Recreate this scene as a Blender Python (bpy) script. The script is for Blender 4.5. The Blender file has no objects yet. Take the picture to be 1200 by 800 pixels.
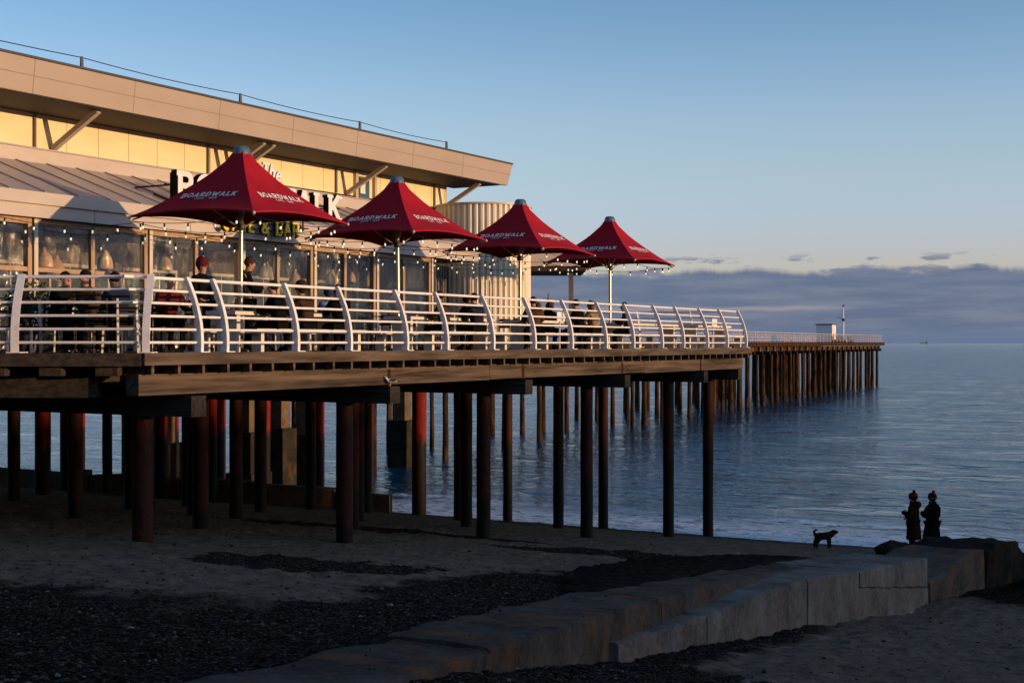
import bpy, bmesh, math, random
import numpy as np
from mathutils import Vector, Matrix, noise

random.seed(7)
C = bpy.context.scene.collection
scene = bpy.context.scene
R = math.radians
TH = math.atan(0.5625)                      # angle between the camera axis and the pier
ST, CT = math.sin(TH), math.cos(TH)
EYE = 6.65                                  # camera height above the sea (sea surface is Z = 0)
LAT0 = -18.07 * CT                          # the railing line, metres left of the camera
DECK = EYE - 0.17

def P(v, u, h=0.0):
    """pier frame -> world. v: metres inward from the front railing, u: metres seaward, h: height above the deck"""
    la = LAT0 - v
    return Vector((CT * la + ST * u, -ST * la + CT * u, DECK + h))

def LU(lat, u, z):
    """shore frame -> world. lat: metres right of the camera's seaward line, z relative to the eye"""
    return Vector((CT * lat + ST * u, -ST * lat + CT * u, EYE + z))

def to_lu(X, Y):
    return CT * X - ST * Y, ST * X + CT * Y

VIN = Vector((-CT, ST, 0)); UDIR = Vector((ST, CT, 0)); UP = Vector((0, 0, 1))

# ------------------------------------------------------------------ materials
def mat(name):
    m = bpy.data.materials.new(name); m.use_nodes = True
    nt = m.node_tree
    return m, nt, nt.nodes['Principled BSDF']

def N(nt, t, **kw):
    n = nt.nodes.new(t)
    for k, v in kw.items():
        if k in n.inputs: n.inputs[k].default_value = v
        else: setattr(n, k, v)
    return n

def ramp(nt, fac, stops):
    r = nt.nodes.new('ShaderNodeValToRGB')
    e = r.color_ramp.elements
    while len(e) < len(stops): e.new(0.5)
    for q, (p, c) in zip(e, stops):
        q.position = p; q.color = (*c, 1) if len(c) == 3 else c
    nt.links.new(fac, r.inputs['Fac'])
    return r.outputs['Color']

def rotated(nt, scale, coords='Position'):
    """world position turned into the pier frame (x = across, y = seaward)"""
    if coords == 'Position':
        o = nt.nodes.new('ShaderNodeNewGeometry').outputs['Position']
    else:
        o = nt.nodes.new('ShaderNodeTexCoord').outputs['Object']
    mp = nt.nodes.new('ShaderNodeMapping'); mp.vector_type = 'TEXTURE'
    mp.inputs['Rotation'].default_value = (0, 0, -TH)
    mp.inputs['Scale'].default_value = tuple(1 / s for s in scale)
    nt.links.new(o, mp.inputs['Vector'])
    return mp.outputs['Vector']

def simple(name, c1, c2=None, rough=0.6, metal=0.0, scale=(3, 3, 3), bump=0.0, detail=6, coords='Object', lo=0.35, hi=0.65, bscale=None, bdist=0.02):
    m, nt, b = mat(name)
    b.inputs['Roughness'].default_value = rough
    b.inputs['Metallic'].default_value = metal
    b.inputs['Specular IOR Level'].default_value = (0.0 if rough >= 0.72 else 0.1) if rough > 0.5 else 0.4
    if c2 is None: c2 = tuple(x * 0.82 for x in c1)
    v = rotated(nt, scale, coords)
    nz = N(nt, 'ShaderNodeTexNoise', Scale=1.0, Detail=detail, Roughness=0.62)
    nt.links.new(v, nz.inputs['Vector'])
    nt.links.new(ramp(nt, nz.outputs['Fac'], [(lo, c2), (hi, c1)]), b.inputs['Base Color'])
    if bump:
        bp = N(nt, 'ShaderNodeBump', Strength=bump, Distance=bdist)
        n2 = nz
        if bscale:
            n2 = N(nt, 'ShaderNodeTexNoise', Scale=bscale, Detail=6.0, Roughness=0.65)
            nt.links.new(v, n2.inputs['Vector'])
        nt.links.new(n2.outputs['Fac'], bp.inputs['Height'])
        nt.links.new(bp.outputs['Normal'], b.inputs['Normal'])
    return m

M = {}
M['white'] = simple('white_paint', (0.74, 0.72, 0.72), (0.58, 0.55, 0.54), 0.38, scale=(5, 5, 5), lo=0.3, hi=0.5)
M['cream_wood'] = simple('cream_painted_wood', (0.74, 0.68, 0.56), (0.6, 0.52, 0.4), 0.6, scale=(8, 8, 8))
M['wall'] = simple('cream_cladding', (0.81, 0.69, 0.44), (0.74, 0.62, 0.385), 0.5, scale=(0.5, 0.5, 1.5))
M['joint'] = simple('panel_joint', (0.46, 0.38, 0.25), rough=0.8)
M['joint_grey'] = simple('fascia_joint', (0.26, 0.21, 0.17), rough=0.8)
M['fascia'] = simple('fascia_panel', (0.38, 0.305, 0.245), (0.345, 0.275, 0.22), 0.42, scale=(0.4, 0.4, 1))
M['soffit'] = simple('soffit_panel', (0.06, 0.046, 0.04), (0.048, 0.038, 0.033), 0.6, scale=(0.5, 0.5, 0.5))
M['roof'] = simple('standing_seam_roof', (0.42, 0.36, 0.36), (0.36, 0.31, 0.31), 0.4, metal=0.1, scale=(0.6, 0.6, 0.6))
M['eave'] = simple('eave_trim', (0.5, 0.44, 0.4), (0.44, 0.38, 0.34), 0.45, scale=(0.6, 0.6, 2))
M['dark_trim'] = simple('dark_trim', (0.05, 0.05, 0.055), rough=0.5)
M['strut'] = simple('painted_strut', (0.5, 0.42, 0.33), (0.42, 0.35, 0.27), 0.5, scale=(3, 3, 3))
M['dark_grey'] = simple('dark_grey_paint', (0.14, 0.13, 0.13), rough=0.5)
M['frame_wood'] = simple('brown_frame', (0.40, 0.27, 0.17), (0.3, 0.19, 0.12), 0.5, scale=(9, 9, 1.5))
M['frame_pale'] = simple('pale_frame', (0.62, 0.55, 0.45), (0.5, 0.43, 0.34), 0.5, scale=(9, 9, 1.5))
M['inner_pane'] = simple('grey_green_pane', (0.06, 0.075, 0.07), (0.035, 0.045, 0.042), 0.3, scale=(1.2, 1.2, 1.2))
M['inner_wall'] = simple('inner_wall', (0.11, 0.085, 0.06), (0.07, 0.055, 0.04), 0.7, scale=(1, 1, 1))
M['wicker'] = simple('wicker', (0.62, 0.43, 0.32), (0.45, 0.3, 0.21), 0.75, scale=(60, 60, 60), bump=0.6)
M['dark_wood'] = simple('dark_furniture', (0.035, 0.028, 0.025), (0.02, 0.017, 0.015), 0.55, scale=(8, 8, 8))
M['deck_wood'] = simple('weathered_decking', (0.13, 0.098, 0.075), (0.05, 0.038, 0.03), 0.75, scale=(9, 0.7, 9), bump=0.4, coords='Position')
M['beam_wood'] = simple('weathered_beam', (0.19, 0.138, 0.098), (0.045, 0.033, 0.025), 0.78, scale=(10, 0.45, 10), bump=0.7, coords='Position', lo=0.34, hi=0.7)
M['cap_wood'] = simple('dark_cap_beam', (0.075, 0.06, 0.048), (0.03, 0.025, 0.021), 0.82, scale=(0.7, 14, 14), bump=0.6, coords='Position')
M['old_wood'] = simple('old_pier_timber', (0.085, 0.047, 0.026), (0.012, 0.009, 0.007), 0.85, scale=(4, 4, 0.9), bump=0.6, coords='Position', bscale=4)
M['black'] = simple('black_cable', (0.012, 0.012, 0.012), rough=0.6)
M['steel_pole'] = simple('umbrella_pole', (0.5, 0.45, 0.38), (0.4, 0.35, 0.3), 0.32, metal=0.6, scale=(4, 4, 4))
M['cap_metal'] = simple('umbrella_cap', (0.08, 0.14, 0.21), (0.05, 0.09, 0.14), 0.45, scale=(14, 14, 14))
M['letter_white'] = simple('white_lettering', (0.78, 0.76, 0.74), rough=0.6)
M['letter_yellow'] = simple('yellow_lettering', (0.9, 0.58, 0.03), (0.85, 0.52, 0.02), 0.5)
M['skin'] = simple('skin', (0.42, 0.23, 0.16), (0.36, 0.19, 0.13), 0.55)
M['stone_light'] = simple('pale_stone', (0.45, 0.42, 0.38), rough=0.9)
M['plant'] = simple('dark_leaf', (0.035, 0.06, 0.025), (0.015, 0.03, 0.012), 0.5, scale=(5, 5, 5))
M['cabin'] = simple('cabin_paint', (0.8, 0.76, 0.74), (0.7, 0.66, 0.63), 0.5, scale=(1, 1, 1))
M['phone'] = simple('phone_body', (0.03, 0.035, 0.04), rough=0.3)
M['feather_white'] = simple('white_feather', (0.75, 0.73, 0.7), rough=0.8)
M['feather_dark'] = simple('dark_feather', (0.05, 0.05, 0.055), rough=0.8)
M['dog_fur'] = simple('dog_fur', (0.035, 0.025, 0.018), (0.012, 0.009, 0.007), 0.9, scale=(20, 20, 20), bump=0.8)
M['occluder_hill'] = simple('occluder_turf', (0.07, 0.075, 0.04), (0.05, 0.05, 0.03), 0.9, scale=(0.1, 0.1, 0.1))  # turf of the added ridge and slope that block light
M['old_white'] = simple('weathered_white_paint', (0.5, 0.43, 0.41), (0.36, 0.31, 0.29), 0.55, scale=(1, 1, 1))
M['ship'] = simple('ship_paint', (0.12, 0.14, 0.18), rough=0.7)

def cloth(name, c, rough=0.85):
    return simple(name, c, tuple(x * 0.7 for x in c), rough, scale=(14, 14, 14), bump=0.25)

# umbrella canopy: red cloth, a little sheen, light passes faintly
m, nt, b = mat('red_canopy_cloth')
v = rotated(nt, (1.2, 1.2, 2.5), 'Object')
nz = N(nt, 'ShaderNodeTexNoise', Scale=1.0, Detail=4.0)
nt.links.new(v, nz.inputs['Vector'])
nt.links.new(ramp(nt, nz.outputs['Fac'], [(0.3, (0.25, 0.005, 0.014)), (0.7, (0.34, 0.007, 0.018))]), b.inputs['Base Color'])
b.inputs['Roughness'].default_value = 0.85; b.inputs['Specular IOR Level'].default_value = 0.15
n2 = N(nt, 'ShaderNodeTexNoise', Scale=3.0, Detail=3.0); nt.links.new(v, n2.inputs['Vector'])
bp = N(nt, 'ShaderNodeBump', Strength=0.12, Distance=0.03)
nt.links.new(n2.outputs['Fac'], bp.inputs['Height']); nt.links.new(bp.outputs['Normal'], b.inputs['Normal'])
M['canopy'] = m

# corrugated cladding is real geometry; plain paint on it
M['corrugated'] = simple('corrugated_paint', (0.74, 0.66, 0.52), (0.66, 0.58, 0.44), 0.45, scale=(1, 1, 0.6))

# steel piles: red oxide paint above, rust, then a dark weed band
def pile_mat(name, red, rust):
    m, nt, b = mat(name)
    g = nt.nodes.new('ShaderNodeNewGeometry')
    sx = nt.nodes.new('ShaderNodeSeparateXYZ'); nt.links.new(g.outputs['Position'], sx.inputs[0])
    nz = N(nt, 'ShaderNodeTexNoise', Scale=2.2, Detail=7.0, Roughness=0.7)
    mp = N(nt, 'ShaderNodeMapping', Scale=(2, 2, 0.6)); nt.links.new(g.outputs['Position'], mp.inputs[0])
    nt.links.new(mp.outputs[0], nz.inputs['Vector'])
    col = ramp(nt, nz.outputs['Fac'], [(0.35, rust), (0.6, red)])
    # weed and tar band between about 1.2 m and 3.2 m above the sea
    a = N(nt, 'ShaderNodeMath', operation='MULTIPLY_ADD'); a.inputs[1].default_value = 1.4; nt.links.new(nz.outputs['Fac'], a.inputs[0]); nt.links.new(sx.outputs['Z'], a.inputs[2])
    band = nt.nodes.new('ShaderNodeMapRange'); band.interpolation_type = 'SMOOTHSTEP'
    band.inputs[1].default_value = 3.9; band.inputs[2].default_value = 3.5
    nt.links.new(a.outputs[0], band.inputs[0])
    mx = N(nt, 'ShaderNodeMix', data_type='RGBA')
    nt.links.new(band.outputs[0], mx.inputs[0]); nt.links.new(col, mx.inputs[6])
    mx.inputs[7].default_value = (0.012, 0.009, 0.007, 1)
    nt.links.new(mx.outputs[2], b.inputs['Base Color'])
    b.inputs['Roughness'].default_value = 0.65; b.inputs['Specular IOR Level'].default_value = 0.12
    bp = N(nt, 'ShaderNodeBump', Strength=0.6, Distance=0.03)
    n2 = N(nt, 'ShaderNodeTexNoise', Scale=18.0, Detail=5.0); nt.links.new(g.outputs['Position'], n2.inputs['Vector'])
    nt.links.new(n2.outputs['Fac'], bp.inputs['Height']); nt.links.new(bp.outputs['Normal'], b.inputs['Normal'])
    return m
M['pile'] = pile_mat('rusty_pile', (0.05, 0.012, 0.008), (0.016, 0.009, 0.007))
M['pile_red'] = pile_mat('red_oxide_pile', (0.21, 0.013, 0.006), (0.09, 0.010, 0.006))

# concrete of the groyne and old sea wall
def concrete(name, c1, c2, rust=0.0):
    m, nt, b = mat(name)
    v = rotated(nt, (1, 1, 1))
    nz = N(nt, 'ShaderNodeTexNoise', Scale=1.3, Detail=8.0, Roughness=0.65); nt.links.new(v, nz.inputs['Vector'])
    nf = N(nt, 'ShaderNodeTexNoise', Scale=11.0, Detail=9.0, Roughness=0.75); nt.links.new(v, nf.inputs['Vector'])
    av = N(nt, 'ShaderNodeMath', operation='ADD'); nt.links.new(nz.outputs['Fac'], av.inputs[0]); nt.links.new(nf.outputs['Fac'], av.inputs[1])
    hv = N(nt, 'ShaderNodeMath', operation='MULTIPLY'); hv.inputs[1].default_value = 0.5; nt.links.new(av.outputs[0], hv.inputs[0])
    col = ramp(nt, hv.outputs[0], [(0.36, c2), (0.60, c1)])
    mp = N(nt, 'ShaderNodeMapping', Scale=(1.1, 1.1, 0.7)); nt.links.new(v, mp.inputs[0])
    n3 = N(nt, 'ShaderNodeTexNoise', Scale=2.0, Detail=5.0); nt.links.new(mp.outputs[0], n3.inputs['Vector'])
    fac = ramp(nt, n3.outputs['Fac'], [(0.52, (0, 0, 0)), (0.7, (1, 1, 1))])
    mx = N(nt, 'ShaderNodeMix', data_type='RGBA'); mx.inputs[7].default_value = (0.24, 0.10, 0.035, 1)
    ml = N(nt, 'ShaderNodeMath', operation='MULTIPLY'); ml.inputs[1].default_value = rust
    nt.links.new(fac, ml.inputs[0]); nt.links.new(ml.outputs[0], mx.inputs[0]); nt.links.new(col, mx.inputs[6])
    nt.links.new(mx.outputs[2], b.inputs['Base Color'])
    b.inputs['Roughness'].default_value = 0.9; b.inputs['Specular IOR Level'].default_value = 0.0
    n2 = N(nt, 'ShaderNodeTexNoise', Scale=14.0, Detail=9.0, Roughness=0.78); nt.links.new(v, n2.inputs['Vector'])
    bp = N(nt, 'ShaderNodeBump', Strength=0.8, Distance=0.05)
    nt.links.new(n2.outputs['Fac'], bp.inputs['Height']); nt.links.new(bp.outputs['Normal'], b.inputs['Normal'])
    return m
M['concrete'] = concrete('groyne_concrete', (0.24, 0.215, 0.185), (0.07, 0.062, 0.054), 0.22)
M['slab'] = concrete('slab_concrete', (0.13, 0.108, 0.088), (0.04, 0.033, 0.028), 0.65)
M['concrete_wet'] = concrete('weedy_concrete', (0.04, 0.036, 0.028), (0.012, 0.012, 0.01), 0.2)
M['column_concrete'] = concrete('column_concrete', (0.16, 0.115, 0.07), (0.05, 0.038, 0.027), 0.4)

# ------------------------------------------------------------------ mesh builder
ORG = {}
class MB:
    def __init__(s): s.v = []; s.f = []; s.sm = []
    def add(s, vs, fs, smooth=False):
        o = len(s.v); s.v += [Vector(x) for x in vs]
        for f in fs: s.f.append([i + o for i in f]); s.sm.append(smooth)
        return s
    def hexa(s, a, b):        # a: four bottom corners, b: four top corners
        return s.add(list(a) + list(b), [(3, 2, 1, 0), (4, 5, 6, 7), (0, 1, 5, 4), (1, 2, 6, 5), (2, 3, 7, 6), (3, 0, 4, 7)])
    def pbox(s, v0, v1, u0, u1, h0, h1):
        v0, v1 = min(v0, v1), max(v0, v1); u0, u1 = min(u0, u1), max(u0, u1); h0, h1 = min(h0, h1), max(h0, h1)
        q = lambda h: [P(v1, u0, h), P(v0, u0, h), P(v0, u1, h), P(v1, u1, h)]
        return s.hexa(q(h0), q(h1))
    def box(s, x0, x1, y0, y1, z0, z1):
        q = lambda z: [(x0, y0, z), (x1, y0, z), (x1, y1, z), (x0, y1, z)]
        return s.hexa(q(z0), q(z1))
    def bar(s, p0, p1, w, h, up=UP):
        p0, p1 = Vector(p0), Vector(p1); d = (p1 - p0).normalized()
        if abs(d.dot(up)) > 0.98: up = UDIR
        a = d.cross(up).normalized() * w / 2; c = a.cross(d).normalized() * h / 2
        return s.hexa([p0 - a - c, p0 + a - c, p1 + a - c, p1 - a - c], [p0 - a + c, p0 + a + c, p1 + a + c, p1 - a + c])
    def tube(s, pts, r, n=8, cap=True):
        pts = [Vector(p) for p in pts]; k = len(pts)
        rs = r if isinstance(r, (list, tuple)) else [r] * k
        o = len(s.v); ref = None
        for i, p in enumerate(pts):
            d = (pts[min(i + 1, k - 1)] - pts[max(i - 1, 0)]).normalized()
            if ref is None: ref = UP if abs(d.z) < 0.9 else Vector((1, 0, 0))
            a = d.cross(ref).normalized(); c = d.cross(a).normalized(); ref = -c if False else ref
            if a.length < 0.1: a = Vector((1, 0, 0)); c = d.cross(a).normalized()
            for j in range(n):
                t = 2 * math.pi * j / n
                s.v.append(p + (a * math.cos(t) + c * math.sin(t)) * rs[i])
        for i in range(k - 1):
            for j in range(n):
                j2 = (j + 1) % n
                s.f.append([o + i * n + j, o + i * n + j2, o + (i + 1) * n + j2, o + (i + 1) * n + j]); s.sm.append(True)
        if cap:
            s.f.append([o + j for j in range(n)][::-1]); s.sm.append(False)
            s.f.append([o + (k - 1) * n + j for j in range(n)]); s.sm.append(False)
        return s
    def lathe(s, prof, n=20, c=(0, 0, 0), sx=1.0, sy=1.0):
        c = Vector(c); o = len(s.v); k = len(prof)
        for r, z in prof:
            for j in range(n):
                t = 2 * math.pi * j / n
                s.v.append(c + Vector((r * sx * math.cos(t), r * sy * math.sin(t), z)))
        for i in range(k - 1):
            for j in range(n):
                j2 = (j + 1) % n
                s.f.append([o + i * n + j, o + i * n + j2, o + (i + 1) * n + j2, o + (i + 1) * n + j]); s.sm.append(True)
        s.f.append([o + j for j in range(n)][::-1]); s.sm.append(True)
        s.f.append([o + (k - 1) * n + j for j in range(n)]); s.sm.append(True)
        return s
    def ball(s, c, r, n=10, k=7, sc=(1, 1, 1)):
        prof = [(max(1e-4, math.sin(math.pi * i / k)) * r, -math.cos(math.pi * i / k) * r * sc[2]) for i in range(k + 1)]
        return s.lathe(prof, n, c, sc[0], sc[1])
    def jitter(s, a, sc, i0=0):
        for i in range(i0, len(s.v)):
            p = s.v[i]; s.v[i] = p + noise.noise_vector(p * sc) * a
        return s
    def mesh(s, name, org=Vector((0, 0, 0)), angle=40):
        me = bpy.data.meshes.new(name)
        me.from_pydata([tuple(p - org) for p in s.v], [], s.f)
        me.polygons.foreach_set('use_smooth', s.sm)
        if any(s.sm): me.set_sharp_from_angle(angle=R(angle))
        me.update()
        return me
    def build(s, name, material, parent=None, loc=None):
        org = ORG[parent.name] if parent else Vector(loc if loc is not None else (0, 0, 0))
        me = s.mesh(name, org)
        me.materials.append(material)
        o = bpy.data.objects.new(name, me); C.objects.link(o)
        if parent: o.parent = parent
        else: o.location = org
        ORG[o.name] = org
        return o

def tag(o, label=None, cat=None, group=None, kind=None):
    if label: o['label'] = label
    if cat: o['category'] = cat
    if group: o['group'] = group
    if kind: o['kind'] = kind
    return o

def thing(name, loc, label, cat, group=None):
    o = bpy.data.objects.new(name, None); o.empty_display_size = 0.3
    C.objects.link(o); o.location = loc; ORG[o.name] = Vector(loc)
    return tag(o, label, cat, group)

def copy_tree(o, parent=None):
    c = o.copy(); C.objects.link(c)
    ORG[c.name] = ORG[o.name]
    if parent: c.parent = parent
    for ch in list(o.children): copy_tree(ch, c)
    return c

ORD = 'first second third fourth fifth sixth seventh eighth ninth tenth eleventh twelfth thirteenth fourteenth fifteenth sixteenth seventeenth eighteenth nineteenth twentieth'.split()
TENS = {2: 'twenty', 3: 'thirty', 4: 'forty'}
def ordw(i):
    if i < 20: return ORD[i]
    n = i + 1
    if n % 10 == 0: return {30: 'thirtieth', 40: 'fortieth'}[n]
    return TENS[n // 10] + '-' + ORD[n % 10 - 1]

# ------------------------------------------------------------------ camera, world, sun
cam_d = bpy.data.cameras.new('camera'); cam = bpy.data.objects.new('camera', cam_d); C.objects.link(cam)
cam_d.sensor_width = 36; cam_d.lens = 48; cam_d.clip_start = 0.1; cam_d.clip_end = 60000
cam.location = (0, 0, EYE); cam.rotation_euler = (R(90.07), 0, 0)
scene.camera = cam

SUN_DIR = Vector((4.82, -1.90, 0.317)).normalized()
SUN_EL = math.asin(SUN_DIR.z); SUN_AZ = math.atan2(SUN_DIR.x, SUN_DIR.y)
sd = bpy.data.lights.new('sun', 'SUN'); so = bpy.data.objects.new('sun', sd); C.objects.link(so)
sd.energy = 2.15; sd.angle = R(0.5); sd.color = (1.0, 0.62, 0.31)
so.rotation_euler = SUN_DIR.to_track_quat('Z', 'Y').to_euler(); so.location = (60, -20, 40)

w = bpy.data.worlds.new('World'); scene.world = w; w.use_nodes = True
nt = w.node_tree; nt.nodes.clear()
out = nt.nodes.new('ShaderNodeOutputWorld'); bg = nt.nodes.new('ShaderNodeBackground')
sky = nt.nodes.new('ShaderNodeTexSky'); sky.sky_type = 'NISHITA'; sky.sun_disc = False
sky.sun_elevation = SUN_EL; sky.sun_rotation = SUN_AZ; sky.altitude = 0
sky.air_density = 1.0; sky.dust_density = 0.6; sky.ozone_density = 2.0
bg.inputs['Strength'].default_value = 0.15
tc = nt.nodes.new('ShaderNodeTexCoord')
sp = nt.nodes.new('ShaderNodeSeparateXYZ'); nt.links.new(tc.outputs['Generated'], sp.inputs[0])
def mth(op, a, b=None, c=None):
    n = nt.nodes.new('ShaderNodeMath'); n.operation = op
    for i, x in enumerate((a, b, c)):
        if x is None: continue
        if isinstance(x, (int, float)): n.inputs[i].default_value = x
        else: nt.links.new(x, n.inputs[i])
    return n.outputs[0]
def srgb(r, g, b):
    f = lambda x: ((x / 255 + 0.055) / 1.055) ** 2.4 if x > 10 else x / 255 / 12.92
    return (f(r), f(g), f(b))
def sstep(x, a, b_):
    n = nt.nodes.new('ShaderNodeMapRange'); n.interpolation_type = 'SMOOTHSTEP'
    nt.links.new(x, n.inputs[0]); n.inputs[1].default_value = a; n.inputs[2].default_value = b_
    return n.outputs[0]
def mixc(f, a, b_):
    n = nt.nodes.new('ShaderNodeMix'); n.data_type = 'RGBA'
    if isinstance(f, (int, float)): n.inputs[0].default_value = f
    else: nt.links.new(f, n.inputs[0])
    for i, x in ((6, a), (7, b_)):
        if isinstance(x, tuple): n.inputs[i].default_value = (*x, 1)
        else: nt.links.new(x, n.inputs[i])
    return n.outputs[2]
el = mth('MULTIPLY', mth('ARCSINE', sp.outputs['Z']), 180 / math.pi)      # elevation in degrees
az = mth('MULTIPLY', mth('ARCTAN2', sp.outputs['X'], sp.outputs['Y']), 180 / math.pi)
def skynoise(sa, se, detail, seed, rough=0.55):
    cb = nt.nodes.new('ShaderNodeCombineXYZ')
    nt.links.new(mth('MULTIPLY', az, sa), cb.inputs[0]); nt.links.new(mth('MULTIPLY', el, se), cb.inputs[1]); cb.inputs[2].default_value = seed
    n = nt.nodes.new('ShaderNodeTexNoise'); n.inputs['Scale'].default_value = 1.0; n.inputs['Detail'].default_value = detail; n.inputs['Roughness'].default_value = rough
    nt.links.new(cb.outputs[0], n.inputs['Vector']); return n.outputs['Fac']
K = 1 / 0.15 / 2.0
cm = lambda r, g, b_: tuple(x * K for x in srgb(r, g, b_))
SKYMUL = nt.nodes.new('ShaderNodeMix'); SKYMUL.data_type = 'RGBA'; SKYMUL.blend_type = 'MULTIPLY'; SKYMUL.inputs[0].default_value = 1.0
nt.links.new(sky.outputs[0], SKYMUL.inputs[6]); nt.links.new(mixc(sstep(el, 8.0, 3.0), mixc(sstep(el, 15.0, 8.5), (0.85, 1.0, 1.28), (1.24, 1.19, 1.5)), (1.12, 1.08, 1.96)), SKYMUL.inputs[7])
col = SKYMUL.outputs[2]
# scattered small clouds just above the bank
small = sstep(skynoise(0.55, 2.6, 5, 3.7), 0.53, 0.62)
band = mth('MULTIPLY', sstep(el, 2.6, 2.85), sstep(el, 3.75, 3.35))
col = mixc(mth('MULTIPLY', mth('MULTIPLY', small, band), 0.85), col, cm(118, 124, 146))
# the long cloud bank along the horizon, lumpy top edge
edge = mth('ADD', mth('MULTIPLY_ADD', skynoise(0.45, 0.0, 6, 1.3), 1.1, 2.38), mth('MULTIPLY', skynoise(2.4, 1.2, 4, 9.0), 0.18))
bank = sstep(mth('SUBTRACT', edge, el), -0.10, 0.24)
tone = sstep(skynoise(0.22, 2.2, 6, 5.0), 0.35, 0.68)
bcol = mixc(tone, cm(95, 112, 141), cm(118, 129, 151))
bcol = mixc(sstep(el, 1.0, 0.0), bcol, cm(100, 118, 150))
# a thin lit seam inside the bank
seam_y = mth('MULTIPLY_ADD', skynoise(0.35, 0.0, 4, 2.2), 0.35, 1.25)
seam = mth('SUBTRACT', 1.0, sstep(mth('ABSOLUTE', mth('SUBTRACT', el, seam_y)), 0.02, 0.14))
seam = mth('MULTIPLY', mth('MULTIPLY', seam, sstep(skynoise(0.3, 0.0, 3, 8.2), 0.30, 0.45)), sstep(az, 15.0, 11.5))
bcol = mixc(mth('MULTIPLY', seam, 0.75), bcol, cm(160, 150, 160))
col = mixc(mth('MULTIPLY', bank, 0.96), col, bcol)
nt.links.new(col, bg.inputs['Color']); nt.links.new(bg.outputs[0], out.inputs['Surface'])

scene.view_settings.view_transform = 'Standard'; scene.view_settings.look = 'None'
scene.view_settings.exposure = 1.0; scene.view_settings.gamma = 1.0
scene.view_settings.use_curve_mapping = False
scene.cycles.max_bounces = 8; scene.cycles.transparent_max_bounces = 16
scene.cycles.caustics_reflective = False; scene.cycles.caustics_refractive = False
scene.cycles.use_denoising = True
# ------------------------------------------------------------------ beach, sea, sun-blocking ridge
GROYNE = [(-4, -4.2), (0, -4.4), (6.8, -4.95), (10, -5.55), (12.4, -5.95), (15.5, -6.35), (19.6, -6.75), (27.3, -7.2), (33.9, -7.35), (36.6, -7.0), (39.2, -6.5), (44, -6.2), (60, -6.0)]
def groyne_lat(u):
    if u <= GROYNE[0][0]: return GROYNE[0][1]
    for (a, la), (b_, lb) in zip(GROYNE, GROYNE[1:]):
        if u <= b_: return la + (lb - la) * (u - a) / (b_ - a)
    return GROYNE[-1][1]
def smooth(a, b_, x):
    t = min(1, max(0, (x - a) / (b_ - a))); return t * t * (3 - 2 * t)
def z_left(lat, u):
    z = -1.39 - 0.118 * max(u, 3.0)
    z += 0.06 * math.exp(-((lat + 9.6) / 2.2) ** 2 - ((u - 41.0) / 3.0) ** 2)     # sand banked up at the groyne's end
    if u > 55: z -= 0.06 * (u - 55)
    return z
def z_right(lat, u):
    z = -1.38 - 0.151 * min(max(u, 2.2), 31) - 0.062 * max(0, u - 31)
    z += 0.24 * math.exp(-((lat - groyne_lat(u)) / 1.3) ** 2) * smooth(14, 8, u)
    return z
def fbm(x, y, s, o=4):
    return noise.fractal(Vector((x * s, y * s, 0.37)), 0.9, 2.1, o)
def beach_z(lat, u):
    g = groyne_lat(u)
    a = smooth(g - 0.75, g - 0.35, lat)
    z = z_left(lat, u) * (1 - a) + z_right(lat, u) * a
    if abs(u) < 60 and abs(lat) < 60:
        n = fbm(lat, u * 1.6, 0.35, 3) * 0.05 + fbm(lat, u, 1.6, 3) * 0.035 + (fbm(lat + 5, u, 4.0, 3) * 0.025 - 0.10 * max(0, noise.noise(Vector((lat * 2.3 + 9, u * 2.0, 4.4))) - 0.22) - 0.06 * max(0, noise.noise(Vector((lat * 4.6 + 3, u * 3.9, 1.4))) - 0.25) if 4 < u < 45 and -30 < lat < 12 else 0)
        z += n * (0.25 if u > 40 else 1.0)
    return z
def gravel(lat, u):
    """how much shingle lies on the sand: banks thrown up by the tide"""
    g = groyne_lat(u)
    w1 = 0.9 * fbm(lat, u, 0.5, 4)
    w2 = 0.5 * fbm(lat + 31, u, 2.3, 4)
    if lat < g - 0.4:
        f = smooth(11.3, 8.0, u + 1.0 * w1 + 0.7 * w2 - 0.05 * (lat + 12))
        f = max(f, smooth(-4.2, -2.6, lat - g + w1 * 0.9 + w2 * 0.7) * smooth(8.5, 11, u) * smooth(24, 18, u + w1) * (0.85 + 0.3 * w2))
        e = ((lat + 12.6 + w1) / 1.9) ** 2 + ((u - 16.4 + w2) / 1.3) ** 2
        f = max(f, smooth(1.5, 0.3, e))
        e = ((lat + 12.2 + w1) / 3.2) ** 2 + ((u - 27.0 + w2) / 1.6) ** 2
        f = max(f, 0.9 * smooth(1.2, 0.6, e))
        e = ((lat + 20 + w1) / 5) ** 2 + ((u - 29 + w2) / 1.2) ** 2
        f = max(f, 0.6 * smooth(1.2, 0.6, e))
        return f
    f = smooth(14.6, 10.8, u + 1.1 * w1 + 1.0 * w2 + 0.28 * (lat - g))
    f = max(f, smooth(0.9, 0.2, lat - g + 0.5 * w2) * smooth(28, 15, u) * 0.8)
    f = max(f, smooth(33.5, 36, u + w1) * 0.75)
    return f

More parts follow.
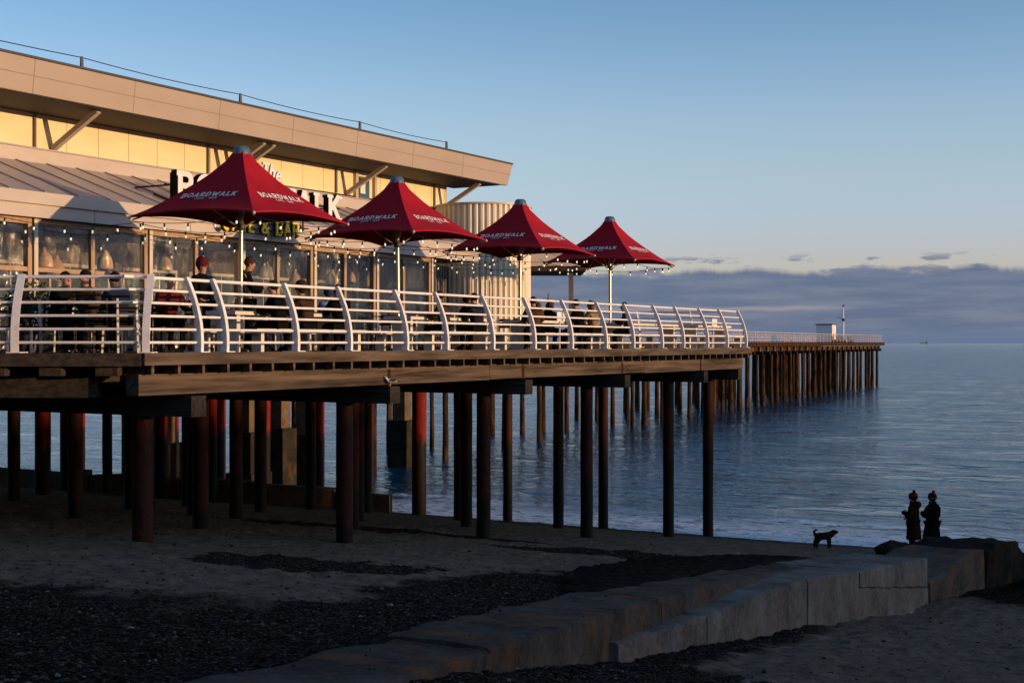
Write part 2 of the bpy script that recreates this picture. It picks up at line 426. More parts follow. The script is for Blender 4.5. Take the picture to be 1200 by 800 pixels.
def axis(stops):
    r = []
    for (a, b_, n) in stops: r += list(np.linspace(a, b_, n, endpoint=False))
    return r + [stops[-1][1]]
lats = axis([(-400, -70, 14), (-70, -30, 60), (-30, -13, 130), (-13, 6, 330), (6, 16, 50), (16, 400, 26)])
us = axis([(-60, 2, 30), (2, 20, 300), (20, 48, 220), (48, 80, 24)])
vs, gr = [], []
for u in us:
    for la in lats:
        vs.append(tuple(LU(la, u, beach_z(la, u))))
        gr.append(gravel(la, u) if -45 < la < 30 else 0.0)
nl = len(lats)
fs = [(i * nl + j, i * nl + j + 1, (i + 1) * nl + j + 1, (i + 1) * nl + j) for i in range(len(us) - 1) for j in range(nl - 1)]
me = bpy.data.meshes.new('beach'); me.from_pydata(vs, [], fs)
at = me.attributes.new('gravel', 'FLOAT', 'POINT'); at.data.foreach_set('value', gr)
me.polygons.foreach_set('use_smooth', [True] * len(fs))
beach = bpy.data.objects.new('beach', me); C.objects.link(beach); tag(beach, kind='structure')

m, nt_, b = mat('sand_and_shingle')
v = rotated(nt_, (1, 1, 1))
att = N(nt_, 'ShaderNodeAttribute', attribute_name='gravel')
nz = N(nt_, 'ShaderNodeTexNoise', Scale=5.0, Detail=9.0, Roughness=0.7); nt_.links.new(v, nz.inputs['Vector'])
sandc = ramp(nt_, nz.outputs['Fac'], [(0.30, (0.065, 0.048, 0.033)), (0.46, (0.16, 0.122, 0.088)), (0.72, (0.26, 0.20, 0.146))])
vo = N(nt_, 'ShaderNodeTexVoronoi', Scale=38.0); nt_.links.new(v, vo.inputs['Vector'])
hs = nt_.nodes.new('ShaderNodeSeparateColor'); nt_.links.new(vo.outputs['Color'], hs.inputs[0])
grav = ramp(nt_, hs.outputs[0], [(0.0, (0.010, 0.008, 0.0062)), (0.6, (0.032, 0.026, 0.020)), (0.9, (0.075, 0.062, 0.05)), (0.985, (0.13, 0.12, 0.10))])
# loose stones also lie thinly on the sand
thr = N(nt_, 'ShaderNodeTexNoise', Scale=12.0, Detail=9.0, Roughness=0.85); nt_.links.new(v, thr.inputs['Vector'])
ad = N(nt_, 'ShaderNodeMath', operation='MULTIPLY_ADD'); ad.inputs[1].default_value = 1.25
nt_.links.new(att.outputs['Fac'], ad.inputs[0]); nt_.links.new(thr.outputs['Fac'], ad.inputs[2])
gm = N(nt_, 'ShaderNodeMapRange', interpolation_type='SMOOTHSTEP'); gm.inputs[1].default_value = 0.62; gm.inputs[2].default_value = 1.02
nt_.links.new(ad.outputs[0], gm.inputs[0])
mx = N(nt_, 'ShaderNodeMix', data_type='RGBA')
nt_.links.new(gm.outputs[0], mx.inputs[0]); nt_.links.new(sandc, mx.inputs[6]); nt_.links.new(grav, mx.inputs[7])
# wet strip by the water
g_ = nt_.nodes.new('ShaderNodeNewGeometry'); sz = nt_.nodes.new('ShaderNodeSeparateXYZ'); nt_.links.new(g_.outputs['Position'], sz.inputs[0])
wet = N(nt_, 'ShaderNodeMapRange', interpolation_type='SMOOTHSTEP'); wet.inputs[1].default_value = 0.55; wet.inputs[2].default_value = 0.08
nt_.links.new(sz.outputs['Z'], wet.inputs[0])
m2 = N(nt_, 'ShaderNodeMix', data_type='RGBA', blend_type='MULTIPLY'); m2.inputs[7].default_value = (0.5, 0.5, 0.52, 1)
nt_.links.new(wet.outputs[0], m2.inputs[0]); nt_.links.new(mx.outputs[2], m2.inputs[6])
nt_.links.new(m2.outputs[2], b.inputs['Base Color'])
rr = N(nt_, 'ShaderNodeMapRange'); rr.inputs[3].default_value = 0.9; rr.inputs[4].default_value = 0.35
nt_.links.new(wet.outputs[0], rr.inputs[0]); nt_.links.new(rr.outputs[0], b.inputs['Roughness'])
b.inputs['Specular IOR Level'].default_value = 0.0
bp1 = N(nt_, 'ShaderNodeBump', Strength=1.0, Distance=0.14); nt_.links.new(nz.outputs['Fac'], bp1.inputs['Height'])
ml = N(nt_, 'ShaderNodeMath', operation='MULTIPLY'); nt_.links.new(vo.outputs['Distance'], ml.inputs[0]); nt_.links.new(gm.outputs[0], ml.inputs[1])
bp2 = N(nt_, 'ShaderNodeBump', Strength=0.9, Distance=0.03); bp2.invert = True
nt_.links.new(ml.outputs[0], bp2.inputs['Height']); nt_.links.new(bp1.outputs['Normal'], bp2.inputs['Normal'])
nt_.links.new(bp2.outputs['Normal'], b.inputs['Normal'])
me.materials.append(m)

# loose pebbles on the nearest shingle: far more than anyone could count, one object
rng = np.random.default_rng(5)
oc = np.array([(1, 0, 0), (-1, 0, 0), (0, 1, 0), (0, -1, 0), (0, 0, 1), (0, 0, -1)], float)
of = np.array([(0, 2, 4), (2, 1, 4), (1, 3, 4), (3, 0, 4), (2, 0, 5), (1, 2, 5), (3, 1, 5), (0, 3, 5)])
PV, PF, PC = [], [], []
cnt = 0
while cnt < 21000:
    far_ = cnt >= 15000
    la = rng.uniform(-28, 3.5) if far_ else rng.uniform(-15, 3.5); u = rng.uniform(8.0, 33) if far_ else rng.uniform(5.0, 15.5)
    if rng.random() > min(1.0, gravel(la, u) * 1.0 + (0.10 if far_ else 0.05)): continue
    g = groyne_lat(u)
    if g - 1.5 < la < g + 0.04 and rng.random() < 0.93: continue
    s = rng.choice([0.008, 0.012, 0.017, 0.026], p=[0.35, 0.35, 0.24, 0.06]) * rng.uniform(0.7, 1.3)
    z = beach_z(la, u) + s * 0.25
    if far_ and g - 1.7 < la < g + 0.1: continue
    if g - 1.5 < la < g: z = -1.32 - 0.118 * u + 0.03
    c = LU(la, u, z)
    if far_: s *= 1.5
    sc = np.array([rng.uniform(0.8, 1.5), rng.uniform(0.7, 1.2), rng.uniform(0.45, 0.8)]) * s
    t = rng.uniform(0, 6.28); ct, st = math.cos(t), math.sin(t)
    q = (oc + rng.normal(0, 0.16, (6, 3))) * sc
    q = np.stack([q[:, 0] * ct - q[:, 1] * st, q[:, 0] * st + q[:, 1] * ct, q[:, 2]], 1) + np.array(c)
    PF.append(of + 6 * cnt); PV.append(q)
    tone = rng.choice([0.02, 0.045, 0.09, 0.30], p=[0.5, 0.32, 0.15, 0.03]) * rng.uniform(0.7, 1.3)
    PC += [tone] * 6
    cnt += 1
me = bpy.data.meshes.new('shingle'); me.from_pydata(np.concatenate(PV).tolist(), [], np.concatenate(PF).tolist())
at = me.attributes.new('tone', 'FLOAT', 'POINT'); at.data.foreach_set('value', PC)
m, nt_, b = mat('pebble_stone'); a_ = N(nt_, 'ShaderNodeAttribute', attribute_name='tone')
nt_.links.new(ramp(nt_, a_.outputs['Fac'], [(0.0, (0.007, 0.006, 0.005)), (0.1, (0.07, 0.058, 0.047)), (0.4, (0.22, 0.2, 0.18))]), b.inputs['Base Color'])
b.inputs['Roughness'].default_value = 0.6; b.inputs['Specular IOR Level'].default_value = 0.08
me.materials.append(m)
sh = bpy.data.objects.new('shingle', me); C.objects.link(sh)
tag(sh, 'loose dark shingle scattered over the near sand beside the groyne', 'shingle', kind='stuff')

# ---- the sea: real swell near the shore, flat beyond
def wave(lat, u):
    s = u - 44.6
    k = smooth(0, 10, s) * (0.35 + 0.65 * smooth(420, 120, u)) * smooth(640, 420, u)
    z = 0.13 * noise.noise(Vector((lat * 0.07, u * 0.20, 3.1))) + 0.09 * noise.noise(Vector((lat * 0.2, u * 0.42, 7.7))) + 0.035 * noise.noise(Vector((lat * 0.5, u * 0.8, 1.7)))
    z = z * k
    d = u - (49.2 + 1.0 * noise.noise(Vector((lat * 0.07, 0.5, 0.2))))      # low breaking wave close in
    z += 0.10 * math.exp(-(d / 0.9) ** 2) * (0.6 + 0.6 * noise.noise(Vector((lat * 0.09, 2.5, 0.2))))
    return z
lw = axis([(-30000, -2000, 4), (-2000, -160, 8), (-160, -70, 90), (-70, 80, 260), (80, 300, 90), (300, 2000, 8), (2000, 30000, 4)])
uw = axis([(30, 44, 6), (44, 60, 64), (60, 180, 220), (180, 420, 200), (420, 640, 60), (640, 3000, 10), (3000, 40000, 8)])
vs = [tuple(LU(la, u, -EYE + (wave(la, u) if -160 < la < 300 and u < 640 else 0))) for u in uw for la in lw]
nl = len(lw)
fs = [(i * nl + j, i * nl + j + 1, (i + 1) * nl + j + 1, (i + 1) * nl + j) for i in range(len(uw) - 1) for j in range(nl - 1)]
me = bpy.data.meshes.new('sea'); me.from_pydata(vs, [], fs); me.polygons.foreach_set('use_smooth', [True] * len(fs))
sea = bpy.data.objects.new('sea', me); C.objects.link(sea); tag(sea, kind='structure')
m, nt_, b = mat('sea_water')
b.inputs['Base Color'].default_value = (0.002, 0.055, 0.10, 1); b.inputs['Roughness'].default_value = 0.09; b.inputs['IOR'].default_value = 1.333; b.inputs['Specular Tint'].default_value = (0.72, 0.92, 1.0, 1)
v = rotated(nt_, (1, 1, 1))
def wn(scale, sx, sy, det, dist=0.0):
    mp = N(nt_, 'ShaderNodeMapping', Scale=(sx, sy, 1)); nt_.links.new(v, mp.inputs[0])
    n = N(nt_, 'ShaderNodeTexNoise', Scale=scale, Detail=det, Roughness=0.55, Distortion=dist); nt_.links.new(mp.outputs[0], n.inputs['Vector'])
    return n.outputs['Fac']
bA = N(nt_, 'ShaderNodeBump', Strength=1.0, Distance=0.5); nt_.links.new(wn(0.16, 0.45, 1.0, 2, 0.4), bA.inputs['Height'])
bB = N(nt_, 'ShaderNodeBump', Strength=1.0, Distance=0.36); nt_.links.new(wn(0.9, 0.5, 1.0, 3, 0.6), bB.inputs['Height']); nt_.links.new(bA.outputs[0], bB.inputs['Normal'])
bC = N(nt_, 'ShaderNodeBump', Strength=1.0, Distance=0.06); nt_.links.new(wn(4.2, 0.6, 1.0, 3, 0.5), bC.inputs['Height']); nt_.links.new(bB.outputs[0], bC.inputs['Normal'])
# foam: broken lines along the shore
s2 = nt_.nodes.new('ShaderNodeSeparateXYZ'); nt_.links.new(v, s2.inputs[0])
def m2_(op, a, b_=None, c=None):
    n = nt_.nodes.new('ShaderNodeMath'); n.operation = op
    for i, x in enumerate((a, b_, c)):
        if x is None: continue
        if isinstance(x, (int, float)): n.inputs[i].default_value = x
        else: nt_.links.new(x, n.inputs[i])
    return n.outputs[0]
def ss(x, a, b_):
    n = nt_.nodes.new('ShaderNodeMapRange'); n.interpolation_type = 'SMOOTHSTEP'
    nt_.links.new(x, n.inputs[0]); n.inputs[1].default_value = a; n.inputs[2].default_value = b_; return n.outputs[0]
wob = m2_('MULTIPLY_ADD', wn(0.12, 1, 0.02, 4), 5.0, -2.5)
yy = m2_('SUBTRACT', s2.outputs['Y'], wob)
lace = ss(wn(2.6, 0.6, 1.3, 6, 1.2), 0.40, 0.53)
l1 = m2_('MULTIPLY', ss(yy, 42.6, 44.0), ss(yy, 50.0, 45.8))
l2 = m2_('MULTIPLY', m2_('MULTIPLY', ss(yy, 48.6, 49.3), ss(yy, 50.4, 49.5)), ss(wn(0.16, 1, 0.05, 3), 0.45, 0.6))
foam = m2_('MULTIPLY', m2_('MAXIMUM', l1, l2), lace)
fm = nt_.nodes.new('ShaderNodeBsdfPrincipled'); fm.inputs['Base Color'].default_value = (0.72, 0.74, 0.77, 1); fm.inputs['Roughness'].default_value = 0.8
nt_.links.new(bC.outputs[0], b.inputs['Normal'])
ms = nt_.nodes.new('ShaderNodeMixShader'); o_ = nt_.nodes['Material Output']
nt_.links.new(foam, ms.inputs[0]); nt_.links.new(b.outputs[0], ms.inputs[1]); nt_.links.new(fm.outputs[0], ms.inputs[2]); nt_.links.new(ms.outputs[0], o_.inputs['Surface'])
me.materials.append(m)

# ---- unseen ridge added and shaped to block low sun and shade the beach
def ridge(t):                       # t: metres seaward along the ridge line; height relative to the eye
    h = 10.7 + 0.5 * noise.noise(Vector((t * 0.03, 1.0, 0))) + 0.15 * noise.noise(Vector((t * 0.2, 4.0, 0)))
    return h
ts = axis([(-200, -60, 10), (-60, 60, 60), (60, 80, 60), (80, 110, 6), (110, 130, 6)])
prof = [(-45, 0.0), (-25, 0.45), (-9, 0.88), (-3, 0.985), (0, 1.0), (4, 0.98), (14, 0.8), (40, 0.0)]
vs = []
for t in ts:
    fall = 1 - smooth(68.6, 71.6, t)
    for (d, k) in prof:
        base = -1.5 - 6.5 * smooth(45, 66, t)
        hh = base + (ridge(t) - base) * k * fall - (2 if k == 0 else 0)
        vs.append(tuple(LU(170 - LAT0 * 0 + d, t, hh)))
nl = len(prof)
fs = [(i * nl + j, i * nl + j + 1, (i + 1) * nl + j + 1, (i + 1) * nl + j) for i in range(len(ts) - 1) for j in range(nl - 1)]
me = bpy.data.meshes.new('sun_block_ridge'); me.from_pydata(vs, [], fs); me.materials.append(M['occluder_hill'])
me.polygons.foreach_set('use_smooth', [True] * len(fs))
o = bpy.data.objects.new('sun_block_ridge', me); C.objects.link(o); tag(o, kind='structure')

# ------------------------------------------------------------------ groyne
gt = thing('concrete_groyne', LU(-6.5, 20, -3.75), 'long grey concrete groyne running down the beach into the sea', 'groyne')
# upper slab: a broken cast slab lying along the top of the wall
def strip(mb, pts, wid, ztop, zbot, rough=0.03, step=0.12, seed=0.0, skew=None):
    """a run of concrete along the groyne line: right face on the line, wid(u) metres wide to the left"""
    u0, u1 = pts; n = max(2, int((u1 - u0) / step)); rows = []
    for i in range(n + 1):
        u = u0 + (u1 - u0) * i / n
        gl = groyne_lat(u) + noise.noise(Vector((u * 1.7, seed, 0))) * rough
        wd = wid(u); zt = ztop(u); zb_ = zbot(u)
        ch_ = 0.02 + 0.07 * max(0, noise.noise(Vector((u * 3.1, seed + 9, 2)))) + 0.05 * max(0, noise.noise(Vector((u * 9.1, seed + 4, 2))))
        prof_ = [(gl, zb_), (gl - 0.004, zt - ch_), (gl - 0.02 - ch_ * 0.5, zt - ch_ * 0.2), (gl - 0.12, zt)]
        prof_ += [(gl - 0.12 - (wd - 0.24) * k / 5, zt + noise.noise(Vector((u * 2.1, k * 0.7 + seed, 5))) * rough * 0.7) for k in range(1, 6)]
        prof_ += [(gl - wd + 0.03, zt - 0.03), (gl - wd, zb_)]
        rows.append([LU(a + (skew(u) if skew else 0), u, z) for a, z in prof_])
    k = len(rows[0]); vs_ = [p for r in rows for p in r]
    fs_ = [(i * k + j, (i + 1) * k + j, (i + 1) * k + j + 1, i * k + j + 1) for i in range(n) for j in range(k - 1)]
    fs_ += [[j for j in range(k)], [n * k + j for j in range(k)][::-1]]
    mb.add(vs_, fs_, True)
    return mb
jag = lambda u: 0.09 * noise.noise(Vector((u * 1.3, 8.8, 0))) + 0.05 * noise.noise(Vector((u * 4.1, 2.8, 0)))
slab = MB()
strip(slab, (1.0, 9.2), lambda u: 1.02 + jag(u), lambda u: -1.31 - 0.118 * max(u, 3), lambda u: -2.0 - 0.118 * u, 0.02, skew=lambda u: 0.05)
strip(slab, (9.21, 15.3), lambda u: 1.15 + jag(u) * 2, lambda u: -1.29 - 0.118 * u, lambda u: -2.1 - 0.118 * u, 0.05, seed=3, skew=lambda u: 0.04 + 0.6 * jag(u) - 0.055 * max(0, u - 10.5))
strip(slab, (15.31, 25.6), lambda u: 1.0 - 0.02 * (u - 15) + jag(u) * 2, lambda u: -1.28 - 0.118 * u, lambda u: -2.1 - 0.118 * u, 0.06, seed=6, skew=lambda u: -0.22 + 0.9 * jag(u) - 0.06 * (u - 15.3))
slab.jitter(0.015, 1.9); slab_o = slab.build('top_slab', M['slab'], gt)
wall = MB()
wt = lambda u: -1.30 - 0.118 * u - 0.30 * smooth(24, 14, u)
for k, (a, b_) in enumerate([(13.0, 16.6), (16.63, 19.9), (19.93, 22.4), (22.43, 26.5)]):
    strip(wall, (a, b_ - 0.0), lambda u: 1.6, wt, lambda u: z_right(0, u) - 0.6, 0.012, 0.12, seed=20 + k, skew=lambda u, k=k: (0.0, 0.012, -0.006, 0.01)[k])
wall.jitter(0.01, 1.5); wall.build('side_wall', M['concrete'], gt)
w2 = MB()       # upper course over a long crack, cast later
strip(w2, (26.55, 33.2), lambda u: 1.9, lambda u: -1.295 - 0.118 * u + 0.012 * (u - 26), lambda u: -1.612 - 0.118 * u - 0.04 * (u - 26.5) + 0.05 * jag(u * 2), 0.03, 0.12, seed=31, skew=lambda u: 0.012)
w2.jitter(0.03, 1.7); w2.build('upper_course', M['concrete'], gt)
w3 = MB()
strip(w3, (26.55, 33.4), lambda u: 1.8, lambda u: -1.62 - 0.118 * u - 0.04 * (u - 26.5) + 0.05 * jag(u * 2), lambda u: z_right(0, u) - 0.6, 0.03, 0.12, seed=35)
w3.build('lower_course', M['concrete'], gt)
w4 = MB()
strip(w4, (33.6, 37.6), lambda u: 2.0, lambda u: -1.22 - 0.118 * u + 0.05 * (u - 33.6) - 0.62 * max(0, 1 - (u - 33.6) / 3.4), lambda u: z_right(0, u) - 0.7, 0.05, 0.12, seed=41)
w4.jitter(0.07, 1.4); w4.build('end_block', M['slab'], gt)
rock = MB()
strip(rock, (37.7, 41.2), lambda u: 1.7 + 0.3 * math.sin(u * 2), lambda u: -1.10 - 0.118 * u + 0.30 * smooth(37.6, 38.6, u) - 0.5 * smooth(40.0, 41.2, u), lambda u: -7.2, 0.16, 0.12, seed=52)
rock.jitter(0.12, 1.6); rock.jitter(0.07, 4.5); rock.build('broken_end', M['concrete_wet'], gt)
# loose boulders round the broken end
for i, (la, u, r, h) in enumerate([(-9.3, 38.2, 0.42, 0.30), (-8.6, 39.5, 0.5, 0.34), (-8.9, 42.4, 0.36, 0.30), (-5.6, 41.4, 0.55, 0.4), (-5.5, 39.4, 0.4, 0.22)]):
    q = MB().ball((0, 0, 0), 1.0, 14, 9); q.jitter(0.35, 1.7 + i * 0.3)
    q.v = [Vector((p.x * r * 1.25, p.y * r, p.z * h)) for p in q.v]
    base = LU(la, u, max(beach_z(la, u), -EYE) + h * 0.35)
    q.v = [p + base for p in q.v]
    lab = ['small dark boulder on the sand left of the coated pair', 'dark weedy boulder beside the feet of the coated pair', 'dark boulder at the water line behind the coated pair', 'largest boulder off the tip of the groyne', 'low boulder at the right foot of the groyne end'][i]
    tag(q.build('boulder', M['concrete_wet'], None, base), lab, 'boulder', 'boulders round the end of the groyne')
# seaweed and shingle mat banked against the slab
mb = MB(); rows = []
usl = np.linspace(15.5, 31.5, 90)
for u in usl:
    e = math.sin(math.pi * (u - 15.5) / 16) ** 0.6
    row = []
    for k in range(15):
        t = k / 14
        la = groyne_lat(u) - 1.05 - 0.06 * (u - 15.3) - (2.4 * e) * t + 0.25 * noise.noise(Vector((u * 0.9, t * 2, 1)))
        hgt = (0.15 * math.sin(math.pi * min(1, t * 1.15 + 0.08)) ** 0.7 if t < 0.86 else 0.0) * e
        z = -1.34 - 0.118 * u + hgt + 0.05 * e * noise.noise(Vector((la * 3.2, u * 3.2, 0))) + 0.05 * e * noise.noise(Vector((la * 8, u * 8, 0))) - (0.12 if k in (0, 14) else 0)
        row.append(LU(la, u, z))
    rows.append(row)
vs_ = [p for r in rows for p in r]
mb.add(vs_, [(i * 15 + j, (i + 1) * 15 + j, (i + 1) * 15 + j + 1, i * 15 + j + 1) for i in range(len(usl) - 1) for j in range(14)], True)
M['weed'] = simple('seaweed', (0.03, 0.025, 0.019), (0.008, 0.007, 0.006), 0.9, scale=(9, 9, 9), bump=1.0, coords='Position')
tag(mb.build('seaweed', M['weed'], None, LU(-9, 23, -4.1)), 'dark seaweed and shingle mat banked along the groyne', 'seaweed', kind='stuff')

# old low sea wall standing at the water's edge under the pier
sw = thing('old_sea_wall', LU(-34, 41, -6.1), 'low broken concrete sea wall at the water line under the pier', 'sea wall')
def wall_seg(mb, x0, u0, x1, u1, zt0, zt1, th=0.5):
    def pt(x, u, z):
        k = CT + ST * (x - 600) / 1600; D = u / k
        return Vector(((x - 600) / 1600 * D, D, EYE + z))
    a, b_ = pt(x0, u0, 0), pt(x1, u1, 0); d = (b_ - a).normalized(); n_ = Vector((-d.y, d.x, 0)) * th
    q = lambda z0, z1: [Vector((a.x, a.y, EYE + z0)), Vector((b_.x, b_.y, EYE + z1)), Vector((b_.x, b_.y, EYE + z1)) + n_, Vector((a.x, a.y, EYE + z0)) + n_]
    mb.hexa(q(-7, -7), q(zt0, zt1))
for seg in [(-260, 39.6, 78, 40.2, -5.25, -5.38), (92, 40.0, 101, 40.1, -5.2, -5.2), (104, 40.2, 146, 40.5, -5.40, -5.30), (185, 40.7, 236, 41.2, -5.42, -5.42), (240, 41.2, 303, 41.6, -5.38, -5.45), (306, 41.6, 392, 42.6, -5.5, -5.62), (396, 42.6, 456, 43.3, -5.72, -5.85)]:
    mb = MB(); wall_seg(mb, *seg); mb.build('wall_block', M['column_concrete'], sw)
# ---- unseen slope added behind the camera to block skylight and darken the beach
mb = MB(); prof_ = [(-13, -1.7), (-17, -1.65), (-19, 0.6), (-24, 5.5), (-31, 11.5), (-40, 15.0), (-60, 16.0), (-90, 15.0)]
rows = []
for la in np.linspace(-130, 110, 70):
    rows.append([LU(la, u_ + 2.0 * noise.noise(Vector((la * 0.05, u_ * 0.1, 1))), z_ + (1.3 * noise.noise(Vector((la * 0.07, u_ * 0.2, 4))) if z_ > 0 else -0.1)) for u_, z_ in prof_])
k = len(prof_)
mb.add([p for r in rows for p in r], [(i * k + j, i * k + j + 1, (i + 1) * k + j + 1, (i + 1) * k + j) for i in range(len(rows) - 1) for j in range(k - 1)], True)
tag(mb.build('sky_block_slope', M['occluder_hill'], None, LU(0, -30, 3)), kind='structure')
# ------------------------------------------------------------------ the terrace deck
def ux(x, c):                                  # distance along the pier of a line c at bearing x
    D = c / (1500 - x); return ST * (x - 600) / 1600 * D + CT * D
CR = 1600 * 18.07
U0, U1 = ux(168, CR), 44.5
A = P(0, U0)
def poly_prism(mb, pts, z0, z1):
    n = len(pts)
    vs_ = [Vector((p[0], p[1], z0)) for p in pts] + [Vector((p[0], p[1], z1)) for p in pts]
    return mb.add(vs_, [list(range(n))[::-1], list(range(n, 2 * n))] + [[i, (i + 1) % n, (i + 1) % n + n, i + n] for i in range(n)])
deck = thing('pier_deck', P(8, 30, -0.2), 'weathered timber terrace deck of the pier on its long edge beam', 'pier deck')
Bv, Cv, Dv = P(0.0, U1), P(36, U1), P(36, 16)
pl = MB(); poly_prism(pl, [A + Vector((0.02, 0.03, 0)), Bv, Cv, Dv, (-34, A.y + 0.03), ][::-1][::-1], DECK - 0.05, DECK)
# gaps between boards: raised dark seams would be wrong, so the boards are cut as thin ridges across the walk
pl.build('planking', M['deck_wood'], deck)
e = MB(); e.pbox(-0.05, 0.0, U0 - 0.02, U1 + 0.05, -0.185, 0.015); e.build('edge_board', M['deck_wood'], deck)
e = MB(); e.box(-34, A.x - 0.03, A.y - 0.04, A.y + 0.01, DECK - 0.20, DECK + 0.012); e.build('edge_board', M['cap_wood'], deck)  # darker wood paints in the shade of this left edge
e = MB(); e.pbox(-0.05, 36, U1 + 0.05, U1 + 0.1, -0.23, 0.01); e.build('edge_board', M['deck_wood'], deck)
# the long edge beam in three lengths, butted
for a, b_, dz in [(U0 + 0.1, 27.3, 0), (27.32, 36.1, 0.012), (36.12, U1 - 0.1, -0.008)]:
    e = MB(); e.pbox(0.20, 0.48, a, b_, -0.68 + dz, -0.335 + dz)
    e.jitter(0.006, 1.3); e.build('edge_beam', M['beam_wood'], deck)
for v_ in (4.9, 8.9, 12.9, 17.8, 23):
    e = MB(); e.pbox(v_, v_ + 0.28, 14, U1 - 0.1, -0.70, -0.345); e.build('long_beam', M['cap_wood'], deck)
u = U0 + 0.2
while u < U1:
    e = MB(); e.pbox(0.02 + random.uniform(-0.01, 0.02), 26, u, u + 0.06, -0.338, -0.055)
    if u < 20: e.v = [p for p in e.v]
    e.build('joist', M['beam_wood'], deck); u += 0.60
# left front, where the edge turns along the shore; shade put into darker wood
e = MB(); e.box(-34, A.x - 0.9, A.y + 0.55, A.y + 0.8, DECK - 0.72, DECK - 0.36); e.build('edge_beam', M['cap_wood'], deck)
for k in range(14):
    x0 = A.x - 0.8 - k * 0.9
    e = MB(); e.box(x0, x0 + 0.35, A.y + 0.12, A.y + 3, DECK - 0.355, DECK - 0.055); e.build('joist', M['cap_wood'], deck)
BENTS = [17.4, 23.2, 28.9, 34.6, 40.5, 43.95]
for i, ub in enumerate(BENTS):
    e = MB(); e.pbox(-0.02 if i < 5 else 0.1, 26, ub - 0.28, ub + 0.08, -1.06, -0.708)
    e.jitter(0.008, 1.1); e.build('cap_beam', M['cap_wood'], deck)
# bolts rust the beam: short iron straps at the joints
for ub in BENTS[1:5]:
    e = MB(); e.pbox(0.19, 0.198, ub - 0.05, ub + 0.05, -0.69, -0.36); e.build('strap', M['pile'], deck)

def ground_at(X, Y):
    la, u_ = to_lu(X, Y)
    return LU(la, u_, max(beach_z(la, u_), -EYE - 1.6)).z
def pile(pt, r, top, mt, label, group, name='pile'):
    zb = ground_at(pt.x, pt.y) - 0.4
    mb = MB(); n = 8; H = top - zb
    mb.tube([Vector((pt.x, pt.y, zb + H * k / n)) for k in range(n + 1)], r, 14, True)
    for i_ in range(len(mb.v)):
        p = mb.v[i_]; q = noise.noise_vector(p * 2.5) * 0.012; mb.v[i_] = p + Vector((q.x, q.y, 0))
    o = mb.build(name, mt, None, (pt.x, pt.y, zb + 0.4))
    return tag(o, label, 'pile', group)
RI = [1.25, 5.2, 9.1, 13.0, 17.85, 23.0, 28.2]
ROWN = ['front row', 'second row', 'third row', 'fourth row', 'fifth row', 'sixth row', 'seventh row']
REDS = {(5, 3), (5, 4), (5, 5), (5, 6), (4, 5), (4, 6), (3, 5), (3, 6), (2, 5)}
for j, ri in enumerate(RI):
    bents = [i for i in range(6) if not (i == 0 and j > 0) and not (i == 1 and j > 2)]
    for n_, i in enumerate(bents):
        red = (i, j) in REDS
        lab = f"{ordw(n_)} {'red painted' if red else 'dark rusty'} steel pile counted from the shore in the {ROWN[j]} under the terrace"
        pile(P(ri, BENTS[i] - 0.1), 0.28 if red else (0.178 if j < 3 else 0.19), DECK - 1.06, M['pile_red'] if red else M['pile'], lab, 'steel piles under the terrace', 'steel_pile')
for k, (v_, ub, lab) in enumerate([(16.2, 34.6, 'lone dark red steel pile beside the lit concrete column at left'), (20.4, 40.5, 'thin bright red steel pile between two dark piles at left'), (27.0, 43.95, 'dull red steel pile beside the bright red one, far left'), (10.7, 28.9, 'rusty steel pile set off the rows behind the nearest pile'), (15.4, 43.95, 'dark red steel pile close left of a bright red pile near the water'), (20.6, 43.95, 'bright red steel pile in front of the stepped concrete column'), (25.6, 43.95, 'red steel pile behind the low sea wall at left'), (31.2, 43.95, 'red steel pile standing farthest left beyond the sea wall'), (15.6, 40.5, 'dark steel pile between two rows behind the second beam end'), (26.0, 40.5, 'dark steel pile at the far left, nearer than the sea wall')]):
    pile(P(v_, ub), 0.2, DECK - 1.06, M['pile_red'] if k in (1, 2, 5, 6, 7) else M['pile'], lab, 'steel piles under the terrace', 'steel_pile')

# ------------------------------------------------------------------ white curved railing
RH = [0.18, 0.395, 0.61, 0.825, 1.035, 1.245]
lean = lambda h: 0.30 * (max(0, h) / 1.25) ** 1.9 - 0.035 * math.sin(math.pi * min(1, h / 1.25))
def post_mesh(mb, F, wide=0.066, v_off=0.06):
    """F(inward, along, h) -> world. A plate post that curves inward as it rises, with a flange down its front"""
    n = 10; fr = []; bk = []
    for k in range(n + 1):
        h = 0.012 + 1.275 * k / n; dep = 0.16 - 0.06 * k / n
        fr.append((v_off + lean(h), h)); bk.append((v_off + lean(h) + dep, h))
    for (a0, a1, d0, d1) in [(-0.012, 0.012, 0.0, 1.0), (-wide / 2, wide / 2, -0.03, 0.06)]:
        for k in range(n):
            def at(q, q2, i_, d): return (q[i_][0] + (q2[i_][0] - q[i_][0]) * d, q[i_][1])
            f0, f1 = at(fr, bk, k, d0), at(fr, bk, k + 1, d0); g0, g1 = at(fr, bk, k, d1), at(fr, bk, k + 1, d1)
            lo_ = [F(f0[0], a0, f0[1]), F(f0[0], a1, f0[1]), F(g0[0], a1, g0[1]), F(g0[0], a0, g0[1])]
            hi_ = [F(f1[0], a0, f1[1]), F(f1[0], a1, f1[1]), F(g1[0], a1, g1[1]), F(g1[0], a0, g1[1])]
            mb.hexa(lo_, hi_)
    q = lambda h: [F(v_off - 0.08, -0.11, h), F(v_off - 0.08, 0.11, h), F(v_off + 0.3, 0.11, h), F(v_off + 0.3, -0.11, h)]
    mb.hexa(q(0.014), q(0.03))
    return mb
front = thing('terrace_railing', P(0, 30), 'white curved pier railing along the sunlit terrace edge', 'railing')
